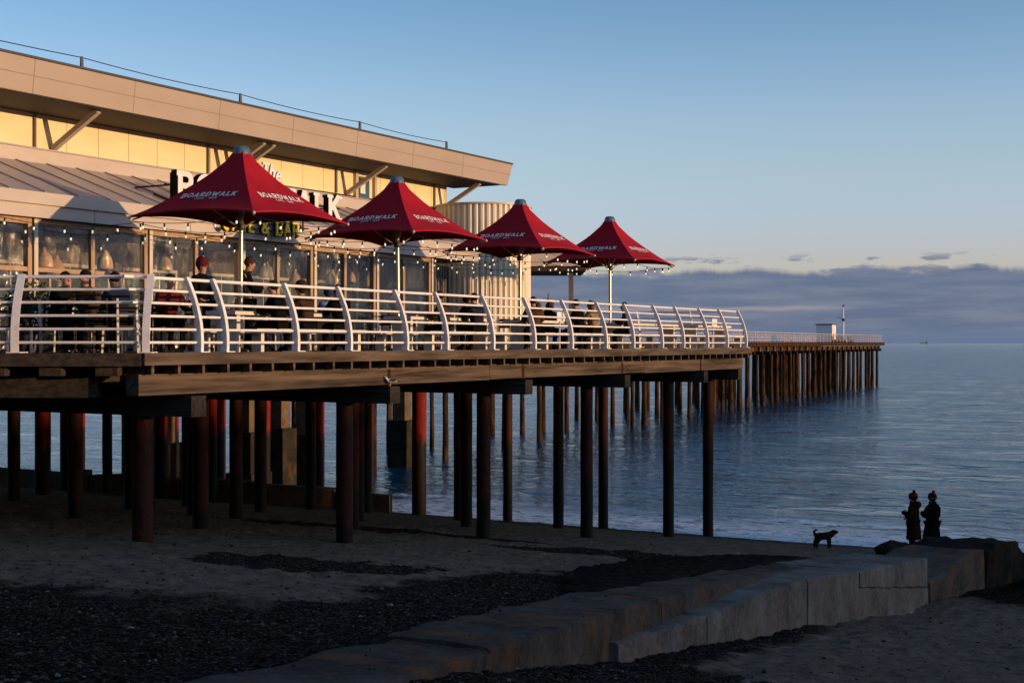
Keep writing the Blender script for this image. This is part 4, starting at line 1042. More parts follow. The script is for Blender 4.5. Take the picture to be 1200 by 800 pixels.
def letters(mb, txt, f, size, th=0.16, sp_=0.10, serif=True, depth=0.0, ital=0.0, back=None):
    """draw txt on the surface f(x, y, lift). depth extrudes backwards"""
    x0 = -text_width(txt, sp_) * size / 2; k = 0
    for c in txt:
        wd, strokes, ser = GL[c]
        qs = []
        for st in strokes:
            for (a, b_) in zip(st, st[1:]):
                d = Vector((b_[0] - a[0], b_[1] - a[1])); L = d.length
                if L < 1e-6: continue
                d /= L; n_ = Vector((-d.y, d.x)) * th / 2; ex = d * (th * 0.16 if len(st) > 2 else 0)
                A_, B_ = Vector(a) - ex, Vector(b_) + ex
                qs.append([A_ - n_, B_ - n_, B_ + n_, A_ + n_])
        if serif:
            for (sx_, sy_) in ser:
                yy_ = min(max(sy_, 0.055), 0.945)
                qs.append([Vector((sx_ - .17, yy_ - .055)), Vector((sx_ + .17, yy_ - .055)), Vector((sx_ + .17, yy_ + .055)), Vector((sx_ - .17, yy_ + .055))])
        for q in qs:
            lift = 0.00035 * (k % 12); k += 1
            pq = [(x0 + (p.x + ital * p.y) * size, p.y * size) for p in q]
            top = [f(px, py, lift) for px, py in pq]
            if depth:
                bot = [f(px, py, -depth + lift) for px, py in pq]
                mb.hexa(bot, top)
            else: mb.add(top, [(0, 1, 2, 3)])
        x0 += (wd + sp_) * size
    return mb
# roof sign: big white letters on black boxes, a script word above, yellow line below
sg = thing('roof_sign', P(6.1, 26.5, H(3.1)), 'roof sign with big white BOARDWALK letters behind the parasols', 'sign')
txt = 'BOARDWALK'; size = 0.66; k_ = 0
tw_ = text_width(txt, 0.14) * 1.0
usc = 6.25 / (tw_ * size)
x = -tw_ * size / 2
for ch in txt:
    wd = GL[ch][0]
    cx = 26.5 + (x + wd * size / 2) * usc
    F = lambda px, py, l, cx=cx: P(6.15 - l, cx + px * usc, H(3.26) + py)
    Fb = lambda px, py, l, cx=cx: P(6.165 - l, cx + px * usc, H(3.26) + py)
    lt = letters(MB(), ch, F, size, 0.2, depth=0.014).build('letter', M['letter_white'], sg)
    letters(MB(), ch, Fb, size, 0.215, depth=0.16).build('letter_side', M['black'], lt)
    x += (wd + 0.14) * size
F = lambda px, py, l: P(6.2 - l, 26.75 + px + py * 0.25, H(4.06) + py)
letters(MB(), 'The', F, 0.42, 0.15, 0.05, serif=False, depth=0.06).build('letter', M['letter_white'], sg)
F = lambda px, py, l: P(5.55 - l, 25.65 + px, H(2.63) + py)
ly = letters(MB(), 'CAFE & BAR', F, 0.345, 0.18, 0.16, serif=False, depth=0.03).build('letter', M['letter_yellow'], sg)
Fd = lambda px, py, l: P(5.585 - l, 25.65 + px, H(2.63) + py)
letters(MB(), 'CAFE & BAR', Fd, 0.345, 0.28, 0.16, serif=False, depth=0.05).build('letter_side', M['black'], ly)
mb = MB()
for h in (3.22, 3.62): mb.bar(P(6.36, 23.2, H(h)), P(6.36, 29.8, H(h)), 0.04, 0.04)
for us_ in (23.4, 25.5, 27.6, 29.6):
    mb.bar(P(6.36, us_, H(3.2)), P(6.36, us_, H(3.9)), 0.04, 0.04, UDIR); mb.bar(P(6.36, us_, H(3.62)), P(7.5, us_, H(3.62)), 0.035, 0.035); mb.bar(P(6.36, us_, H(3.25)), P(6.9, us_, H(3.44)), 0.035, 0.035)
mb.build('support_frame', M['black'], sg)
mb = MB(); mb.bar(P(5.62, 24.2, H(2.88)), P(5.62, 27.5, H(2.88)), 0.03, 0.03); mb.bar(P(5.62, 24.2, H(3.06)), P(5.62, 27.5, H(3.06)), 0.03, 0.03)
for us_ in (24.4, 25.9, 27.3): mb.bar(P(5.63, us_, H(2.8)), P(5.63, us_, H(3.1)), 0.03, 0.03, UDIR)
mb.build('support_frame', M['black'], sg)
# ------------------------------------------------------------------ parasols
CP = [(0.13, 3.98), (0.15, 3.97), (0.30, 3.77), (0.46, 3.63), (0.63, 3.485), (0.80, 3.36), (0.97, 3.25), (1.14, 3.14), (1.35, 3.01), (1.56, 2.885), (1.80, 2.755), (2.0, 2.665), (2.12, 2.62)]
def cz(r):
    for (a, za), (b_, zb_) in zip(CP, CP[1:]):
        if r <= b_: return za + (zb_ - za) * (r - a) / (b_ - a)
    return CP[-1][1]
NR = VIN * -1
FACES = [(NR, UDIR), (UDIR * -1, NR), (VIN, UDIR * -1), (UDIR, VIN)]       # outward, rightwards as read from outside
def canopy_pt(base, k, r, s, lift=0.0):
    o_, r_ = FACES[k]; half = r / math.sqrt(2)
    z = cz(r) + 0.10 * (1 - s * s) * (r / 2.12) ** 3
    sag = 1 - 0.045 * (1 - s * s) * min(1, r)
    crease = 0.016 * max(0, 1 - abs(s) * 3.2) * min(1, r) * (1 - 0.5 * (r / 2.12) ** 2)
    p = base + o_ * (half * sag + crease) + r_ * half * s + UP * z
    return p + (o_ * 0.6 + UP * 0.8) * lift
def make_umbrella(base, label):
    t = thing('parasol', base, label, 'parasol', 'red parasols along the terrace')
    mb = MB(); ns = 14; rr_ = [a for a, _ in CP]
    for k in range(4):
        g = [canopy_pt(base, k, r, -1 + 2 * j / ns) for r in rr_ for j in range(ns + 1)]
        mb.add(g, [(i * (ns + 1) + j, (i + 1) * (ns + 1) + j, (i + 1) * (ns + 1) + j + 1, i * (ns + 1) + j + 1) for i in range(len(rr_) - 1) for j in range(ns)], True)
        # a narrow hem hanging from the edge
        e = [canopy_pt(base, k, 2.12, -1 + 2 * j / ns) for j in range(ns + 1)]
        mb.add(e + [p - UP * 0.035 for p in e], [(j, ns + 1 + j, ns + 2 + j, j + 1) for j in range(ns)], True)
    can = mb.build('canopy', M['canopy'], t)
    for k in (0, 1, 2, 3):
        def F(px, py, l, k=k):
            r = 1.47 - py / 0.98
            return canopy_pt(base, k, r, px / (r / math.sqrt(2)), 0.02 + l)
        mb = MB(); letters(mb, 'BOARDWALK', F, 0.158, 0.20, 0.15)
        F2 = lambda px, py, l, F=F: F(px, py - 0.115, l)
        letters(mb, 'CAFE . BAR', F2, 0.07, 0.16, 0.16, serif=False)
        mb.build('lettering', M['letter_white'], can)
    MB().lathe([(0.17, 3.90), (0.165, 3.97), (0.14, 4.04), (0.10, 4.065), (0.01, 4.07)], 16, base).build('cap', M['cap_metal'], t)
    MB().tube([base + UP * 0.0, base + UP * 2.0, base + UP * 3.95], 0.045, 12).build('pole', M['steel_pole'], t)
    mb = MB(); mb.add([], []); b0 = base
    mb.lathe([(0.28, 0.0), (0.28, 0.04), (0.07, 0.06), (0.06, 0.3)], 16, base); mb.build('base', M['dark_trim'], t)
    for k in range(4):
        o_, r_ = FACES[k]; cdir = (o_ + r_).normalized()
        MB().tube([base + cdir * (r * 0.98) + UP * (cz(r) - 0.075) for r, _ in CP[1:]], 0.018, 6).build('rib', M['dark_trim'], t)
        MB().bar(base + cdir * 0.06 + UP * 2.46, base + cdir * 1.05 + UP * 3.16, 0.025, 0.03).build('strut', M['steel_pole'], t)
        MB().ball(base + cdir * 2.13 + UP * 2.59, 0.035, 8, 6).build('corner_fitting', M['strut'], t)
    MB().lathe([(0.07, 2.40), (0.085, 2.42), (0.085, 2.52), (0.07, 2.54)], 12, base).build('hub', M['dark_trim'], t)
    t.rotation_euler = (random.uniform(-.012, .012), random.uniform(-.012, .012), random.uniform(-.03, .03))
    return t
CU = 33000.0
UV = (CU / 1600 - 18.07) * CT
UMB = [ux(x, CU) for x in (281.5, 467, 609, 715)]
ULAB = ['largest red parasol, nearest the beach, before the big white roof letters', 'red parasol second from the left, before the end of the glazed front', 'red parasol third from the left, before the corrugated tower', 'red parasol farthest out, against open sky at the right']
for u_, lab in zip(UMB, ULAB): make_umbrella(P(UV, u_), lab)

# ------------------------------------------------------------------ festoon lights
m, nt_, b = mat('lit_bulb'); b.inputs['Base Color'].default_value = (0.9, 0.85, 0.75, 1)
b.inputs['Emission Color'].default_value = (1, 0.86, 0.66, 1); b.inputs['Emission Strength'].default_value = 0.3; M['bulb'] = m
bulb_me = MB().lathe([(0.004, -0.065), (0.013, -0.06), (0.019, -0.042), (0.018, -0.026), (0.014, -0.007), (0.01, 0.0)], 8).mesh('bulb'); bulb_me.materials.append(M['bulb'])
def festoon(pts, nb, label, sag=0.12):
    """a cable through pts with nb bulbs on each span"""
    org = pts[0]
    t = thing('festoon_lights', org, label, 'string lights', 'festoon lights round the parasols')
    line = []; spots = []
    for a, b_ in zip(pts, pts[1:]):
        L = (b_ - a).length
        for k in range(12):
            q = k / 12; line.append(a.lerp(b_, q) - UP * sag * L / 3 * 4 * q * (1 - q))
        for k in range(nb):
            q = (k + 0.5 + random.uniform(-.12, .12)) / nb; spots.append(a.lerp(b_, q) - UP * sag * L / 3 * 4 * q * (1 - q))
    line.append(pts[-1])
    mb = MB(); mb.tube(line, 0.007, 5)
    for s in spots: mb.lathe([(0.012, -0.075), (0.017, -0.07), (0.017, -0.015), (0.008, 0.0)], 6, s)
    mb.build('cable', M['black'], t)
    for s in spots:
        o = bpy.data.objects.new('bulb', bulb_me); C.objects.link(o); o.parent = t
        o.location = s - UP * 0.07 - org; ORG[o.name] = org
        o.rotation_euler = (random.uniform(-.15, .15), random.uniform(-.15, .15), 0)
for i, u_ in enumerate(UMB):
    cs_ = [P(UV + a * 1.47, u_ + c * 1.47, 2.54) for a, c in ((-1, -1), (-1, 1), (1, 1), (1, -1), (-1, -1))]
    festoon(cs_, 5, f'string of white bulbs hung under the edge of the {ORD[i]} parasol from the left', 0.10)
    if i < 3:
        festoon([P(UV + 1.47, u_ - 1.47, 2.5), P(5.62, u_ - 3.2, 2.62)], 5, f'bulb string from the shore corner of the {ORD[i]} parasol to the eave', 0.16)
        festoon([P(UV + 1.47, u_ + 1.47, 2.5), P(5.62, u_ + 0.6, 2.55)], 4, f'bulb string from the back corner of the {ORD[i]} parasol to the eave', 0.16)
        festoon([P(UV + 0.2, u_ + 1.5, 2.53), P(UV + 0.2, UMB[i + 1] - 1.5, 2.53)], 4, f'bulb string slung between the {ORD[i]} and {ORD[i + 1]} parasols', 0.14)
festoon([P(5.62, 15.2 + 3.0 * k, 2.50) for k in range(8)], 3, 'long bulb string looped along the eave of the glazed front', 0.12)
festoon([P(6.9, 15.8 + 3.3 * k, 2.46) for k in range(6)], 3, 'bulb string looped under the ceiling behind the clear sheets', 0.16)
festoon([P(5.6, 36.2, 2.45), P(UV + 1.5, UMB[3] - 1.5, 2.55)], 5, 'bulb string from the end of the eave to the farthest parasol', 0.14)

# ------------------------------------------------------------------ wicker lamps behind the glazing
for k, (x, y0) in enumerate([(52, 290), (66, 299), (123, 293), (193, 296), (312, 306), (346, 315), (389, 316), (409, 313), (432, 318)]):
    c_ = 42700; D = c_ / (1500 - x); uu = ux(x, c_); vv_ = (c_ / 1600 - 18.07) * CT
    top = (402 - y0) / 1600 * D + 0.17; b0 = P(vv_, uu, top)
    t = thing('pendant_lamp', b0, f'bell shaped wicker pendant lamp behind the glazing, {ordw(k)} from the left', 'pendant lamp', 'wicker pendants behind the glazing')
    MB().lathe([(0.03, 0.0), (0.05, -0.02), (0.06, -0.09), (0.10, -0.13), (0.15, -0.20), (0.175, -0.30), (0.185, -0.43), (0.175, -0.43), (0.165, -0.3), (0.14, -0.2), (0.05, -0.1)], 16, b0).build('shade', M['wicker'], t)
    MB().tube([b0 - UP * 0.01, P(vv_, uu, H(2.49))], 0.008, 5).build('cord', M['black'], t)

# ------------------------------------------------------------------ tables, benches, chairs
TAB = [(268, 402), (474, 574), (612, 696), (724, 792), (812, 852)]
TLAB = ['pale picnic table nearest the beach, under the largest parasol', 'pale picnic table under the second parasol', 'pale picnic table under the third parasol', 'pale picnic table with nobody at it, under the farthest parasol', 'pale picnic table at the seaward corner of the railing']
CTB = 31000
for (xa, xb), lab in zip(TAB, TLAB):
    a, b_ = ux(xa, CTB), ux(xb, CTB)
    t = thing('picnic_table', P(1.3, (a + b_) / 2), lab, 'picnic table', 'picnic tables along the railing')
    MB().pbox(0.98, 1.7, a, b_, 0.695, 0.77).build('tabletop', M['cream_wood'], t)
    for e_ in (a + 0.18, b_ - 0.28):
        MB().pbox(1.1, 1.58, e_, e_ + 0.1, 0.0, 0.695).build('leg', M['cream_wood'], t)
    for nm, v0, v1 in (('front', 0.5, 0.8), ('rear', 1.8, 2.08)):
        bt = thing('bench', P((v0 + v1) / 2, (a + b_) / 2), lab.replace('picnic table', ('bench on the railing side of the table' if nm == 'front' else 'bench on the cafe side of the table')).replace('pale bench', 'pale bench'), 'bench', 'benches along the railing')
        bt['label'] = ('railing side' if nm == 'front' else 'cafe side') + ' bench of the ' + lab
        MB().pbox(v0, v1, a + 0.05, b_ - 0.05, 0.36, 0.435).build('seat', M['cream_wood'], bt)
        for e_ in (a + 0.2, b_ - 0.3):
            MB().pbox(v0 + 0.04, v1 - 0.04, e_, e_ + 0.09, 0, 0.36).build('leg', M['cream_wood'], bt)
def make_chair(loc, rz, label, legm):
    t = thing('chair', loc, label, 'chair', 'cafe chairs on the terrace')
    t.rotation_euler = (0, 0, rz); b0 = Vector(loc)
    def B(mb, nm, m_):
        mb.v = [Vector(p) + b0 for p in mb.v]; return mb.build(nm, m_, t)
    B(MB().box(-.21, .21, -.21, .21, .43, .465), 'seat', M['dark_wood'])
    mb = MB()
    for z in (.62, .72, .82): mb.box(-.20, .20, -.235, -.215, z, z + .07)
    B(mb, 'backrest', M['dark_wood'])
    for sx_ in (-1, 1):
        B(MB().bar((sx_ * .19, .19, .43), (sx_ * .2, .21, 0), .035, .035), 'leg', legm)
        B(MB().bar((sx_ * .19, -.215, .92), (sx_ * .2, -.25, 0), .035, .035), 'leg', legm)
    return t
def cafe_table(loc, label):
    t = thing('cafe_table', loc, label, 'table', 'dark cafe tables on the terrace'); b0 = Vector(loc)
    def B(mb, nm, m_):
        mb.v = [Vector(p) + b0 for p in mb.v]; return mb.build(nm, m_, t)
    B(MB().box(-.38, .38, -.38, .38, .72, .75), 'tabletop', M['dark_wood'])
    B(MB().tube([(0, 0, .02), (0, 0, .72)], .035, 8), 'pedestal', M['steel_pole'])
    B(MB().box(-.22, .22, -.22, .22, 0, .025), 'foot', M['dark_wood'])
ct = 0; ch = 0
for (v_, u_) in [(4.35, 16.6), (4.5, 19.4), (4.4, 22.0), (4.5, 25.1), (4.4, 28.2), (4.4, 31.3), (4.3, 34.3)] :
    cafe_table(P(v_, u_), f'dark square cafe table before the glazing, {ordw(ct)} from the shore'); ct += 1
    for (dv, du, rz) in ((0, -.68, -TH), (0, .68, math.pi - TH), (-.68, 0, math.pi / 2 - TH)):
        make_chair(P(v_ + dv, u_ + du), rz + random.uniform(-.2, .2), f'{["shore side", "sea side", "railing side"][ch % 3]} chair at the {ordw(ct - 1)} dark cafe table from the shore', M['cream_wood' if ch % 2 else 'dark_wood']); ch += 1
SITS = []
for k, (x, Y) in enumerate([(-40, 23.2), (28, 23.0), (72, 23.4), (105, 22.9), (140, 23.3), (196, 24.2), (215, 23.4)]):
    rz_ = random.uniform(0, 6.28)
    if k in (2, 3, 4, 5): SITS.append((((x - 600) / 1600 * Y, Y, DECK + 0.045), rz_))
    make_chair(((x - 600) / 1600 * Y, Y, DECK), rz_, f'cafe chair behind the left part of the railing, {ordw(k)} from the left', M['cream_wood' if k % 3 == 1 else 'dark_wood'])
for k, (x, Y) in enumerate([(90, 24.2), (158, 24.1)]):
    cafe_table(((x - 600) / 1600 * Y, Y, DECK), f'{["left", "right"][k]} one of two dark tables behind the left railing')
# planter shrub at the left
pt = Vector(((34 - 600) / 1600 * 24.0, 24.0, DECK))
pz = thing('potted_shrub', pt, 'dark leafy potted shrub behind the left end of the railing', 'plant')
MB().lathe([(0.2, 0.0), (0.27, 0.38), (0.27, 0.42), (0.22, 0.42), (0.2, 0.36)], 14, pt).build('pot', M['dark_trim'], pz)
mb = MB()
for k in range(420):
    d = Vector((random.gauss(0, 1), random.gauss(0, 1), random.gauss(0, 1))).normalized() * (random.random() ** 0.4) * 0.48
    c_ = pt + UP * 0.85 + Vector((d.x, d.y, d.z * 1.0)); a = Vector((random.gauss(0, 1), random.gauss(0, 1), random.gauss(0, 1))).normalized() * 0.06; q = a.orthogonal().normalized() * 0.025
    mb.add([c_ - a, c_ + q, c_ + a, c_ - q], [(0, 1, 2, 3)])
mb.build('leaves', M['plant'], pz)
# two small white notices fixed inside the railing
for (x, y, lab) in ((657, 371, 'small white notice board behind the railing below the flat canopy'), (837, 378, 'small white notice board behind the railing near its seaward end')):
    c_ = 29600; D = c_ / (1500 - x); uu = ux(x, c_); h = (402 - y) / 1600 * D + 0.17
    nb_ = thing('notice_board', P(0.36, uu, 0), lab, 'notice board', 'white notice boards on the railing')
    MB().pbox(0.36, 0.385, uu - 0.22, uu + 0.22, h - 0.12, h + 0.12).build('panel', M['white'], nb_)
    MB().pbox(0.39, 0.42, uu - 0.02, uu + 0.02, 0, h + 0.1).build('post', M['white'], nb_)

# ------------------------------------------------------------------ people
def skin_mesh(name, verts, edges, radii, root=0, sub=2):
    me = bpy.data.meshes.new(name); me.from_pydata([tuple(v) for v in verts], edges, [])
    o = bpy.data.objects.new(name, me); C.objects.link(o)
    md = o.modifiers.new('s', 'SKIN'); md.use_smooth_shade = True
    if not me.skin_vertices: bpy.context.view_layer.objects.active = o
    for i, r in enumerate(radii):
        q = me.skin_vertices[0].data[i]
        q.radius = r if isinstance(r, tuple) else (r, r); q.use_root = (i == root)
    ss_ = o.modifiers.new('ss', 'SUBSURF'); ss_.levels = sub; ss_.render_levels = sub
    dg = bpy.context.evaluated_depsgraph_get(); ev = o.evaluated_get(dg)
    m2 = bpy.data.meshes.new_from_object(ev); m2.name = name
    bpy.data.objects.remove(o); bpy.data.meshes.remove(me)
    return m2
SK = {
 'stand': dict(pelvis=(0, 0, .95), spine=(0, -.01, 1.14), chest=(0, -.01, 1.32), nb=(0, -.01, 1.46), neck=(0, .0, 1.52), h1=(0, .025, 1.59), h2=(0, .02, 1.67), h3=(0, .0, 1.735),
   sl=(-.175, -.01, 1.40), el=(-.23, -.04, 1.12), wl=(-.21, .10, .90), hl=(-.205, .15, .82), sr=(.175, -.01, 1.40), er=(.23, -.04, 1.12), wr=(.21, .10, .90), hr=(.205, .15, .82),
   pl=(-.09, 0, .90), kl=(-.10, .02, .50), al=(-.10, -.02, .09), tl=(-.12, .14, .045), pr=(.09, 0, .90), kr=(.10, .05, .50), ar=(.11, .04, .09), tr=(.13, .20, .045)),
 'sit': dict(pelvis=(0, 0, .53), spine=(0, .03, .72), chest=(0, .08, .90), nb=(0, .11, 1.03), neck=(0, .13, 1.09), h1=(0, .17, 1.15), h2=(0, .165, 1.23), h3=(0, .14, 1.295),
   sl=(-.18, .08, .97), el=(-.25, .20, .74), wl=(-.15, .40, .80), hl=(-.10, .47, .81), sr=(.18, .08, .97), er=(.25, .20, .74), wr=(.15, .40, .80), hr=(.10, .47, .81),
   pl=(-.09, .05, .52), kl=(-.13, .43, .50), al=(-.13, .38, .09), tl=(-.14, .54, .045), pr=(.09, .05, .52), kr=(.13, .43, .50), ar=(.13, .38, .09), tr=(.14, .54, .045)),
}
SK['phone'] = dict(SK['stand'], er=(.20, .12, 1.16), wr=(.09, .30, 1.22), hr=(.05, .36, 1.26), el=(-.20, .10, 1.14), wl=(-.08, .28, 1.18), hl=(-.04, .34, 1.22), h1=(0, .05, 1.585), h2=(0, .07, 1.66), h3=(0, .06, 1.725))
SK['sit_raise'] = dict(SK['sit'], er=(.24, .26, 1.10), wr=(.20, .36, 1.34), hr=(.19, .39, 1.44))
SK['coat'] = dict(SK['stand'], el=(-.25, .05, 1.14), wl=(-.10, .22, 1.22), hl=(-.03, .24, 1.28), er=(.22, .02, 1.12), wr=(.16, .20, 1.0), hr=(.10, .25, 1.0))
RAD = dict(pelvis=(.155, .12), spine=(.14, .105), chest=(.155, .11), nb=.07, neck=.055, h1=(.07, .075), h2=(.078, .09), h3=(.05, .06), sl=.062, el=.045, wl=.032, hl=(.04, .02), sr=.062, er=.045, wr=.032, hr=(.04, .02), pl=.085, kl=.06, al=.043, tl=.04, pr=.085, kr=.06, ar=.043, tr=.04)
EDG = [('pelvis', 'spine'), ('spine', 'chest'), ('chest', 'nb'), ('nb', 'neck'), ('neck', 'h1'), ('h1', 'h2'), ('h2', 'h3'), ('chest', 'sl'), ('sl', 'el'), ('el', 'wl'), ('wl', 'hl'), ('chest', 'sr'), ('sr', 'er'), ('er', 'wr'), ('wr', 'hr'), ('pelvis', 'pl'), ('pl', 'kl'), ('kl', 'al'), ('al', 'tl'), ('pelvis', 'pr'), ('pr', 'kr'), ('kr', 'ar'), ('ar', 'tr')]
CACHE = {}
def sub_skin(pose, names, extra, edges=None):
    key = (pose, tuple(names), extra)
    if key in CACHE: return CACHE[key]
    S = SK[pose]; idx = {n: i for i, n in enumerate(names)}
    ed = [(idx[a], idx[b_]) for a, b_ in EDG if a in idx and b_ in idx]
    rad = []
    for n in names:
        r = RAD[n]; r = r if isinstance(r, tuple) else (r, r); rad.append((r[0] + extra, r[1] + extra))
    me = skin_mesh('body', [S[n] for n in names], ed, rad, 0, 2)
    CACHE[key] = me
    return me
def add_fingers(me, pose):
    """five short bent fingers on each hand, joined into the body mesh"""
    S = SK[pose]; bm = bmesh.new(); bm.from_mesh(me)
    for wv, hv in (('wl', 'hl'), ('wr', 'hr')):
        a, h = Vector(S[wv]), Vector(S[hv]); d = (h - a).normalized(); sd_ = d.cross(UP)
        sd_ = sd_.normalized() if sd_.length > .1 else Vector((1, 0, 0)); up_ = sd_.cross(d)
        mb = MB()
        for k, L in enumerate((.065, .075, .07, .055)):
            b0 = h + sd_ * (k - 1.5) * .02 - d * .01
            mb.tube([b0, b0 + d * L * .55 - up_ * .008, b0 + d * L * .85 - up_ * .035], [.009, .0085, .007], 6)
        b0 = a.lerp(h, .55) + sd_ * .035
        mb.tube([b0, b0 + sd_ * .02 + d * .03 - up_ * .015, b0 + sd_ * .012 + d * .055 - up_ * .03], [.011, .010, .008], 6)
        vs_ = [bm.verts.new(p) for p in mb.v]
        for f in mb.f: bm.faces.new([vs_[i] for i in f])
    hp = Vector(S['h1']); fw = Vector((0, 1, 0))
    mb = MB(); mb.ball(hp + Vector((0, .085, .045)), .016, 6, 5, (0.8, 1.2, 1.5))
    for sx_ in (-1, 1): mb.ball(hp + Vector((sx_ * .082, .0, .05)), .022, 6, 5, (.4, .8, 1.3))
    vs_ = [bm.verts.new(p) for p in mb.v]
    for f in mb.f: bm.faces.new([vs_[i] for i in f])
    m2 = bpy.data.meshes.new('body'); bm.to_mesh(m2); bm.free()
    m2.polygons.foreach_set('use_smooth', [True] * len(m2.polygons))
    return m2
BODY = {}
TOP = ['chest', 'spine', 'pelvis', 'nb', 'neck', 'sl', 'el', 'wl', 'sr', 'er', 'wr']
LEGS = ['pelvis', 'pl', 'kl', 'al', 'pr', 'kr', 'ar']
CLO = {}
def clothmat(c):
    if c not in CLO: CLO[c] = cloth('cloth_%d' % len(CLO), c)
    return CLO[c]
def part_obj(name, me, m_, t):
    me = me.copy(); me.materials.clear(); me.materials.append(m_)
    o = bpy.data.objects.new(name, me); C.objects.link(o); o.parent = t; ORG[o.name] = ORG[t.name]; return o
def person(loc, heading, pose, label, top, legs, hair, scale=1.0, hat=None, group=None, pompom=None, coat=False, band=None):
    """heading: world direction the person faces, radians anticlockwise from +Y"""
    t = thing('person', loc, label, 'person', group); t.rotation_euler = (0, 0, heading); t.scale = (scale,) * 3
    if pose not in BODY: BODY[pose] = add_fingers(sub_skin(pose, list(RAD), 0.0), pose)
    part_obj('body', BODY[pose], M['skin'], t)
    part_obj('jacket', sub_skin(pose, TOP, 0.032), clothmat(top), t)
    part_obj('trousers', sub_skin(pose, LEGS, 0.018), clothmat(legs), t)
    S = SK[pose]; org = ORG[t.name]
    def B(mb, nm, m_):
        mb.v = [p + org for p in mb.v]; return mb.build(nm, m_, t)
    for a, b_ in (('al', 'tl'), ('ar', 'tr')):
        A_, B_ = Vector(S[a]), Vector(S[b_])
        mb = MB(); mb.tube([A_ + Vector((0, -.05, -.045)), A_.lerp(B_, .4) + Vector((0, 0, -.005)), B_ + Vector((0, .02, 0))], [.05, .055, .042], 8); mb.ball(A_, .06, 8, 6, (1, 1, 1.2)); B(mb, 'shoe', clothmat((.02, .018, .018)))
    hc = Vector(S['h2']) + Vector((0, -.022, .012))
    mb = MB()
    if hat:
        if band:
            b2 = MB(); b2.lathe([(.115, band[1] - .03), (.122, band[1]), (.112, band[1] + .035)], 14, hc, 1.0, 1.1); B(b2, 'hat_band', clothmat(band[0]))
        mb.lathe([(.108, -.045), (.118, -.01), (.118, .04), (.104, .10), (.068, .145), (.01, .16)], 14, hc, 1.0, 1.12); ho = B(mb, 'hat', clothmat(hat))
        if pompom:
            mb = MB(); mb.ball(hc + Vector((0.02, -.02, .18)), .05, 8, 7); mb.jitter(.012, 30); B(mb, 'pompom', clothmat(pompom))
        mb = MB(); mb.ball(hc + Vector((0, -.03, -.04)), .085, 10, 7, (1, .9, 1)); B(mb, 'hair', clothmat(hair))
    else:
        mb.ball(hc + Vector((0, -.012, .012)), .097, 14, 9, (1, 1.08, 1.05))
        if sum(hair) > 0.12: mb.ball(hc + Vector((0, -.06, -.09)), .085, 12, 8, (1, .8, 1.5))
        mb.jitter(.012, 14); B(mb, 'hair', clothmat(hair))
    return t
DK = (.008, .008, .009); NV = (.02, .025, .045); BR = (.06, .035, .022); TAN = (.30, .18, .10); MAR = (.10, .02, .02)
IN = TH - math.pi / 2 + math.pi            # facing inward (towards the cafe)
headin = math.atan2(-VIN.x, VIN.y); headout = headin + math.pi; headsea = math.atan2(-UDIR.x, UDIR.y)
def on_deck(x, v_): 
    c_ = 1600 * (18.07 + v_ / CT); return P(v_, ux(x, c_))
person(on_deck(237, 2.3), R(-120), 'stand', 'standing person in black coat and dark red beanie by the railing', DK, DK, DK, 1.0, MAR)
person(on_deck(290, 2.55), R(-82), 'phone', 'tall standing man in long black coat looking down beside the first parasol pole', DK, DK, BR, 1.08)
seated = [(328, .65, headin + .2, 'sit', 'seated person with dark hair, back to the railing, at the first picnic table', DK, DK, (.03, .02, .015), None),
 (360, .65, headin, 'sit', 'seated person in dark brown hooded jacket at the first picnic table', BR, DK, (.05, .03, .02), (.05, .03, .02)),
 (380, 1.94, headout, 'sit', 'seated person in blue and white top facing the railing at the first table', (.15, .2, .35), DK, (.02, .05, .12), (.03, .06, .16)),
 (400, .65, headin - .4, 'sit', 'seated person in black at the seaward end of the first table', DK, DK, DK, None),
 (522, .65, headin + .3, 'sit', 'seated person in brown jacket at the shore end of the second table', BR, DK, (.06, .035, .02), None),
 (541, 1.94, headout + .8, 'sit', 'seated person in black facing the railing at the second table', DK, DK, DK, None),
 (560, .65, headin - .3, 'sit', 'seated person in dark navy coat with back turned at the second table', NV, DK, (.02, .015, .01), None),
 (626, .65, headin - .9, 'sit', 'seated person with brown hair at the shore end of the third table', (.10, .05, .03), DK, (.06, .03, .02), None),
 (641, 1.94, headout + 1.2, 'sit', 'seated person in dark coat on the cafe side of the third table', DK, DK, (.09, .05, .03), None),
 (628, 2.9, headsea, 'sit_raise', 'person raising a phone above head height near the third parasol', (.12, .06, .04), DK, (.10, .06, .04), None),
 (680, .65, headin, 'sit', 'seated person in black with dark hair left of the tan coat', DK, DK, (.02, .016, .012), None),
 (697, .66, headin - .15, 'sit', 'seated person in tan fur coat with long light brown hair', TAN, DK, (.16, .09, .05), None),
 (737, .64, headin + .4, 'sit', 'seated person in black jacket right of the tan coat', NV, DK, (.025, .015, .01), None)]
